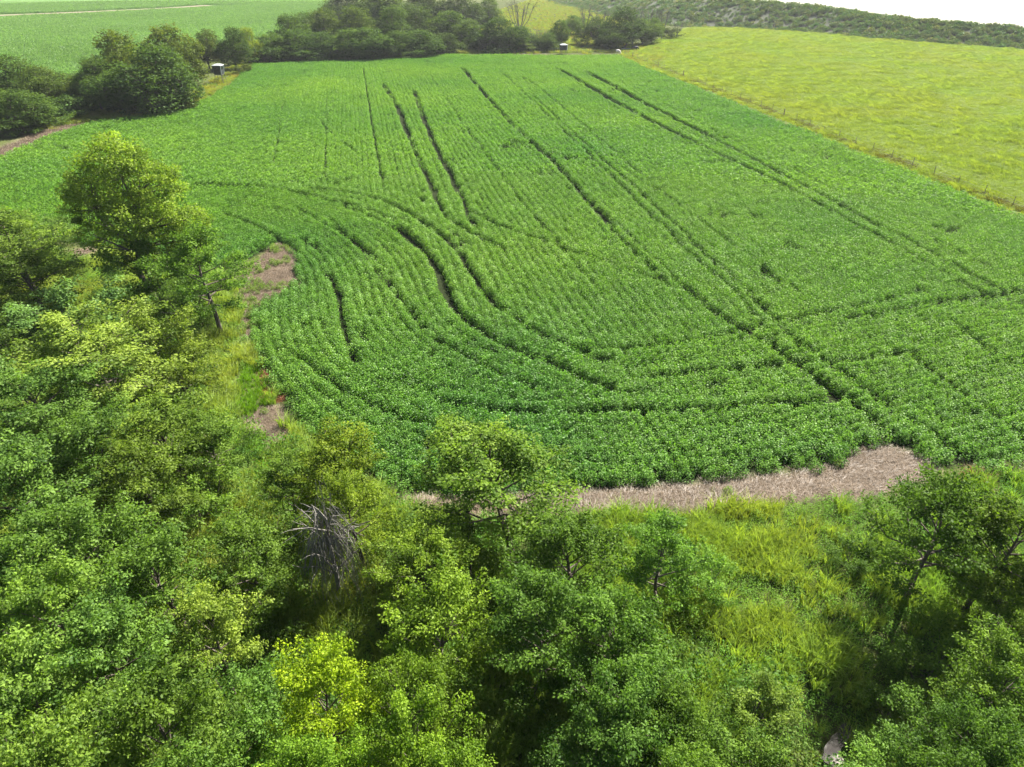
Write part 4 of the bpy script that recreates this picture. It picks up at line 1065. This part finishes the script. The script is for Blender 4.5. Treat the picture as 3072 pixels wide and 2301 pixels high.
def blind(xy, rz, hb, legs, wt, wb, splay, label):
    x, y = xy
    t = empty('hunting_blind', (x, y, tz(x, y)), rz); tag(t, label, 'hunting blind')
    z0, z1 = legs, legs + hb
    bm = bmesh.new(); hexa(bm, rect(wb, wb, z0), rect(wt, wt, z1)); cab = bm_obj('cabin', bm, M_box, t, bevel=.03)
    bm = bmesh.new(); hexa(bm, rect(wt + .06, wt + .06, z1 + .003), rect(wt + .06, wt + .06, z1 + .07)); bm_obj('eave', bm, M_eave_sunlit, t)
    bm = bmesh.new(); hexa(bm, rect(wt + .05, wt + .05, z1 + .073), rect(wt * .5, wt * .5, z1 + .30)); bm_obj('roof', bm, M_roof, t, bevel=.015)
    bm = bmesh.new(); hexa(bm, rect(wb + .05, wb + .05, z0 - .12), rect(wb + .05, wb + .05, z0 - .003)); bm_obj('platform', bm, M_frame, t)
    for k in range(4):                                  # viewing slots, one in each wall
        a = k * math.pi / 2; wm = wb + (wt - wb) * .66
        ca, sa = math.cos(a), math.sin(a)
        def rot(p): return (p[0] * ca - p[1] * sa, p[0] * sa + p[1] * ca, p[2])
        lo, hi = z0 + hb * .55, z0 + hb * .80
        bm = bmesh.new()
        wl, wh = wb + (wt - wb) * .55, wb + (wt - wb) * .80
        hexa(bm, [rot(p) for p in ((-wb * .62, -wl - .012, lo), (wb * .62, -wl - .012, lo), (wb * .62, -wl + .03, lo), (-wb * .62, -wl + .03, lo))],
                 [rot(p) for p in ((-wb * .62, -wh - .012, hi), (wb * .62, -wh - .012, hi), (wb * .62, -wh + .03, hi), (-wb * .62, -wh + .03, hi))])
        bm_obj('window', bm, M_slot, cab)
    for sx, sy in ((1, 1), (1, -1), (-1, 1), (-1, -1)):
        bm = bmesh.new(); bar(bm, (sx * wb * .95, sy * wb * .95, z0 - .06), (sx * (wb * .95 + splay), sy * (wb * .95 + splay), -.1), .045); bm_obj('leg', bm, M_frame, t)
        bm = bmesh.new(); bar(bm, (sx * (wt + .015), sy * (wt + .015), z1), (sx * (wb + .015), sy * (wb + .015), z0), .05); bm_obj('corner_trim', bm, M_eave_sunlit if sx > 0 else M_box, cab)  # right-hand corners pale, left dark: the sunlit side put into the colour
    s = wb * .95 + splay * .5
    for (a, b) in (((-s, -s), (s, -s)), ((s, -s), (s, s)), ((s, s), (-s, s)), ((-s, s), (-s, -s))):
        bm = bmesh.new(); bar(bm, (*a, z0 * .5), (*b, z0 * .5), .025); bm_obj('brace', bm, M_frame, t)
    bm = bmesh.new()                                    # ladder at the back
    for sx in (-.2, .2): bar(bm, (sx, wb + .1, z0), (sx, wb + .75, 0), .025)
    for k in range(5):
        f = (k + .5) / 5; bar(bm, (-.2, wb + .1 + .65 * f, z0 * (1 - f)), (.2, wb + .1 + .65 * f, z0 * (1 - f)), .018)
    bm_obj('ladder', bm, M_frame, t)
blind((-68.55,178.85), R(-3), 1.85, 2.05, 1.0, .80, .32, 'dark box blind on tall splayed legs beside the upper left tree clump')
blind((15.93,239.91), R(8), 1.35, 1.25, 1.02, .95, .06, 'low dark blind with pale roof on short legs at the far edge of the field')

# ---------------------------------------------------------------- fence between crop and pasture
M_post = noise_mat('fence_post_steel', (.07, .06, .05), (.16, .13, .10), 5, .8, .2)
M_wood = noise_mat('fence_post_wood', (.10, .075, .05), (.22, .17, .12), 5, .9, .4)
M_wire = noise_mat('fence_wire', (.20, .19, .18), (.32, .30, .28), 5, .5, 0)
fence = empty('wire_fence', (*FENCE_A, 0)); tag(fence, 'long wire fence of thin posts between the soybean crop and the pasture', 'fence')
bm = bmesh.new(); hexa(bm, rect(.022, .022, -.2), rect(.022, .022, 1.32)); hexa(bm, rect(.03, .006, .05, 0, .028), rect(.03, .006, 1.30, 0, .028))
bmesh.ops.recalc_face_normals(bm, faces=bm.faces[:])
pm = bpy.data.meshes.new('post'); bm.to_mesh(pm); bm.free(); pm.materials.append(M_post)
bm = bmesh.new(); bmesh.ops.create_cone(bm, cap_ends=True, segments=10, radius1=.11, radius2=.095, depth=1.7); bmesh.ops.translate(bm, vec=(0, 0, .65), verts=bm.verts)
pw = bpy.data.meshes.new('corner_post'); bm.to_mesh(pw); bm.free(); pw.materials.append(M_wood)
LF = math.dist(FENCE_A, FENCE_B); nP = int(LF / 4.6)
fa = np.array(FENCE_A); fb = np.array(FENCE_B)
prng = random.Random(4)
tops = []
for k in range(nP + 1):
    p = (fb - fa) * k / nP; q = p + fa
    z = tz(*q)
    wood = k in (0, 9, 20)
    o = link(bpy.data.objects.new('corner_post' if wood else 'post', pw if wood else pm), fence)
    o.location = (p[0], p[1], z); o.rotation_euler = (prng.gauss(0, .03), prng.gauss(0, .03), prng.gauss(0, .2))
    o.scale = (1.1, 1.1, prng.uniform(.9, 1.1)) if not wood else (1, 1, prng.uniform(.9, 1.05))
    tops.append((p[0], p[1], z))
for h in (.45, .8, 1.15):
    tb = Tubes(); tb.add([(a_, b_, c_ + h) for a_, b_, c_ in tops], [.007] * len(tops), 4)
    link(bpy.data.objects.new('wire', tb.mesh('wire', M_wire)), fence)
far_f = empty('wire_fence', (*(2.05,245.03), 0)); tag(far_f, 'faint wire fence along the far edge of the field beside the low blind', 'fence')
ga, gb = np.array((2.05,245.03)), np.array((35.20,241.17)); tops = []
for k in range(10):
    p = (gb - ga) * k / 9; z = tz(*(p + ga))
    o = link(bpy.data.objects.new('post', pm), far_f); o.location = (p[0], p[1], z); o.scale = (1.5, 1.5, prng.uniform(.8, 1.05)); o.rotation_euler = (prng.gauss(0, .04), prng.gauss(0, .04), 0)
    tops.append((p[0], p[1], z))
for h in (.5, 1.05):
    tb = Tubes(); tb.add([(a_, b_, c_ + h) for a_, b_, c_ in tops], [.007] * len(tops), 4)
    link(bpy.data.objects.new('wire', tb.mesh('wire', M_wire)), far_f)

# pale rock on the creek bank
M_rock = noise_mat('pale_rock', (.16, .14, .12), (.34, .30, .27), 4, .85, .5)
rb = bmesh.new(); bmesh.ops.create_icosphere(rb, subdivisions=3, radius=1.0)
for v in rb.verts:
    k = .8 + .45 * float(fbm(np.array([v.co.x * 1.7 + 5]), np.array([v.co.y * 1.7 + v.co.z * 2.1]), 3)[0])
    v.co = Vector((v.co.x * .42 * k, v.co.y * .26 * k, v.co.z * .22 * k))
rock_me = bpy.data.meshes.new('rock'); rb.to_mesh(rock_me); rb.free(); rock_me.materials.append(M_rock)
rx, ry = (12.16,15.30)
rock = link(bpy.data.objects.new('rock', rock_me)); rock.location = (rx, ry, tz(rx, ry) + .30); rock.rotation_euler = (.1, .15, .9)
tag(rock, 'pale rock at the edge of the creek glint near the bottom right', 'rock')

# ---------------------------------------------------------------- cattle and trough
def cow(xy, rz, col, label):
    x, y = xy
    J = {}; V = []; E = []; RAD = []
    def j(n, p, r, par=None):
        J[n] = len(V); V.append(p); RAD.append(r)
        if par: E.append((J[par], J[n]))
    j('pelvis', (-.62, 0, 1.12), (.30, .34)); j('belly', (-.1, 0, 1.02), (.36, .40), 'pelvis'); j('chest', (.45, 0, 1.05), (.31, .38), 'belly')
    j('neck', (.82, 0, 1.02), (.17, .24), 'chest'); j('nape', (1.12, .02, .78), (.13, .17), 'neck'); j('poll', (1.27, .04, .60), (.13, .15), 'nape'); j('muzzle', (1.42, .05, .26), (.085, .09), 'poll')
    j('ear_l', (1.22, .20, .60), (.035, .05), 'poll'); j('ear_r', (1.22, -.14, .60), (.035, .05), 'poll')
    j('tailhead', (-.90, 0, 1.25), (.07, .07), 'pelvis'); j('tail', (-.98, 0, .75), (.03, .03), 'tailhead'); j('tuft', (-.98, .02, .40), (.055, .055), 'tail')
    for s, n in ((.2, 'l'), (-.2, 'r')):
        o = .08 if s > 0 else -.06
        j('hip' + n, (-.66 + o, s, .95), (.17, .19), 'pelvis'); j('stifle' + n, (-.52 + o, s, .70), (.12, .13), 'hip' + n); j('hock' + n, (-.74 + o, s, .44), (.06, .07), 'stifle' + n); j('fet' + n, (-.70 + o, s, .10), (.05, .05), 'hock' + n); j('hoof' + n, (-.65 + o, s, .02), (.06, .06), 'fet' + n)
        j('sho' + n, (.46 - o, s, .80), (.14, .16), 'chest'); j('knee' + n, (.50 - o, s, .42), (.07, .075), 'sho' + n); j('pas' + n, (.49 - o, s, .10), (.05, .05), 'knee' + n); j('hof' + n, (.53 - o, s, .02), (.06, .06), 'pas' + n)
    me = bpy.data.meshes.new('cow'); me.from_pydata(V, E, [])
    o = link(bpy.data.objects.new('cow', me))
    sk = o.modifiers.new('skin', 'SKIN'); sk.use_smooth_shade = True
    for k, r in enumerate(RAD): me.skin_vertices[0].data[k].radius = r
    me.skin_vertices[0].data[0].use_root = True
    ss_ = o.modifiers.new('sub', 'SUBSURF'); ss_.levels = 2; ss_.render_levels = 2
    me.materials.append(col)
    o.location = (x, y, tz(x, y)); o.rotation_euler = (0, 0, rz)
    tag(o, label, 'cow')
M_white = noise_mat('pale_hide', (.60, .52, .42), (.74, .68, .58), 2.5, .7, .1)
M_black = noise_mat('black_hide', (.012, .012, .014), (.03, .028, .028), 3, .6, .1)
cow((32.87,239.91), R(-60), M_white, 'cream-white cow grazing head down near the fence corner')
cow((39.50,249.68), R(-6), M_black, 'black cow grazing side-on at the corner of the pasture')
tx, ty = (36.85,251.04)
t = empty('water_trough', (tx, ty, tz(tx, ty)), R(2)); tag(t, 'long low white trough behind the white cow', 'trough')
bm = bmesh.new(); hexa(bm, rect(1.35, .38, 0.0), rect(1.42, .45, .55))
f = max(bm.faces, key=lambda f: f.calc_center_median().z)
r_ = bmesh.ops.inset_individual(bm, faces=[f], thickness=.06); f.normal_update(); bmesh.ops.translate(bm, vec=(0, 0, -.35), verts=f.verts[:])
bm_obj('basin', bm, M_roof, t)
bm = bmesh.new(); hexa(bm, rect(1.28, .33, .36), rect(1.30, .34, .40)); bm_obj('water', bm, M_creek, t)

# ---------------------------------------------------------------- haze
HAZE = 0.0001
hb = bmesh.new(); hexa(hb, [(-4200, -500, -9), (4700, -500, -9), (4700, 6500, -9), (-4200, 6500, -9)], [(-4200, -500, 29), (4700, -500, 29), (4700, 6500, 29), (-4200, 6500, 29)])
bmesh.ops.recalc_face_normals(hb, faces=hb.faces[:])
m, N, Lk = new_mat('haze_air')
pv = N.new('ShaderNodeVolumePrincipled'); pv.inputs['Color'].default_value = (.92, .96, 1, 1); pv.inputs['Density'].default_value = HAZE; pv.inputs['Anisotropy'].default_value = .3
o_ = N.new('ShaderNodeOutputMaterial'); Lk.new(pv.outputs[0], o_.inputs['Volume'])
me = bpy.data.meshes.new('haze'); hb.to_mesh(me); hb.free(); me.materials.append(m)
tag(link(bpy.data.objects.new('haze', me)), 'thin pale summer haze over the fields', 'haze', kind='stuff')
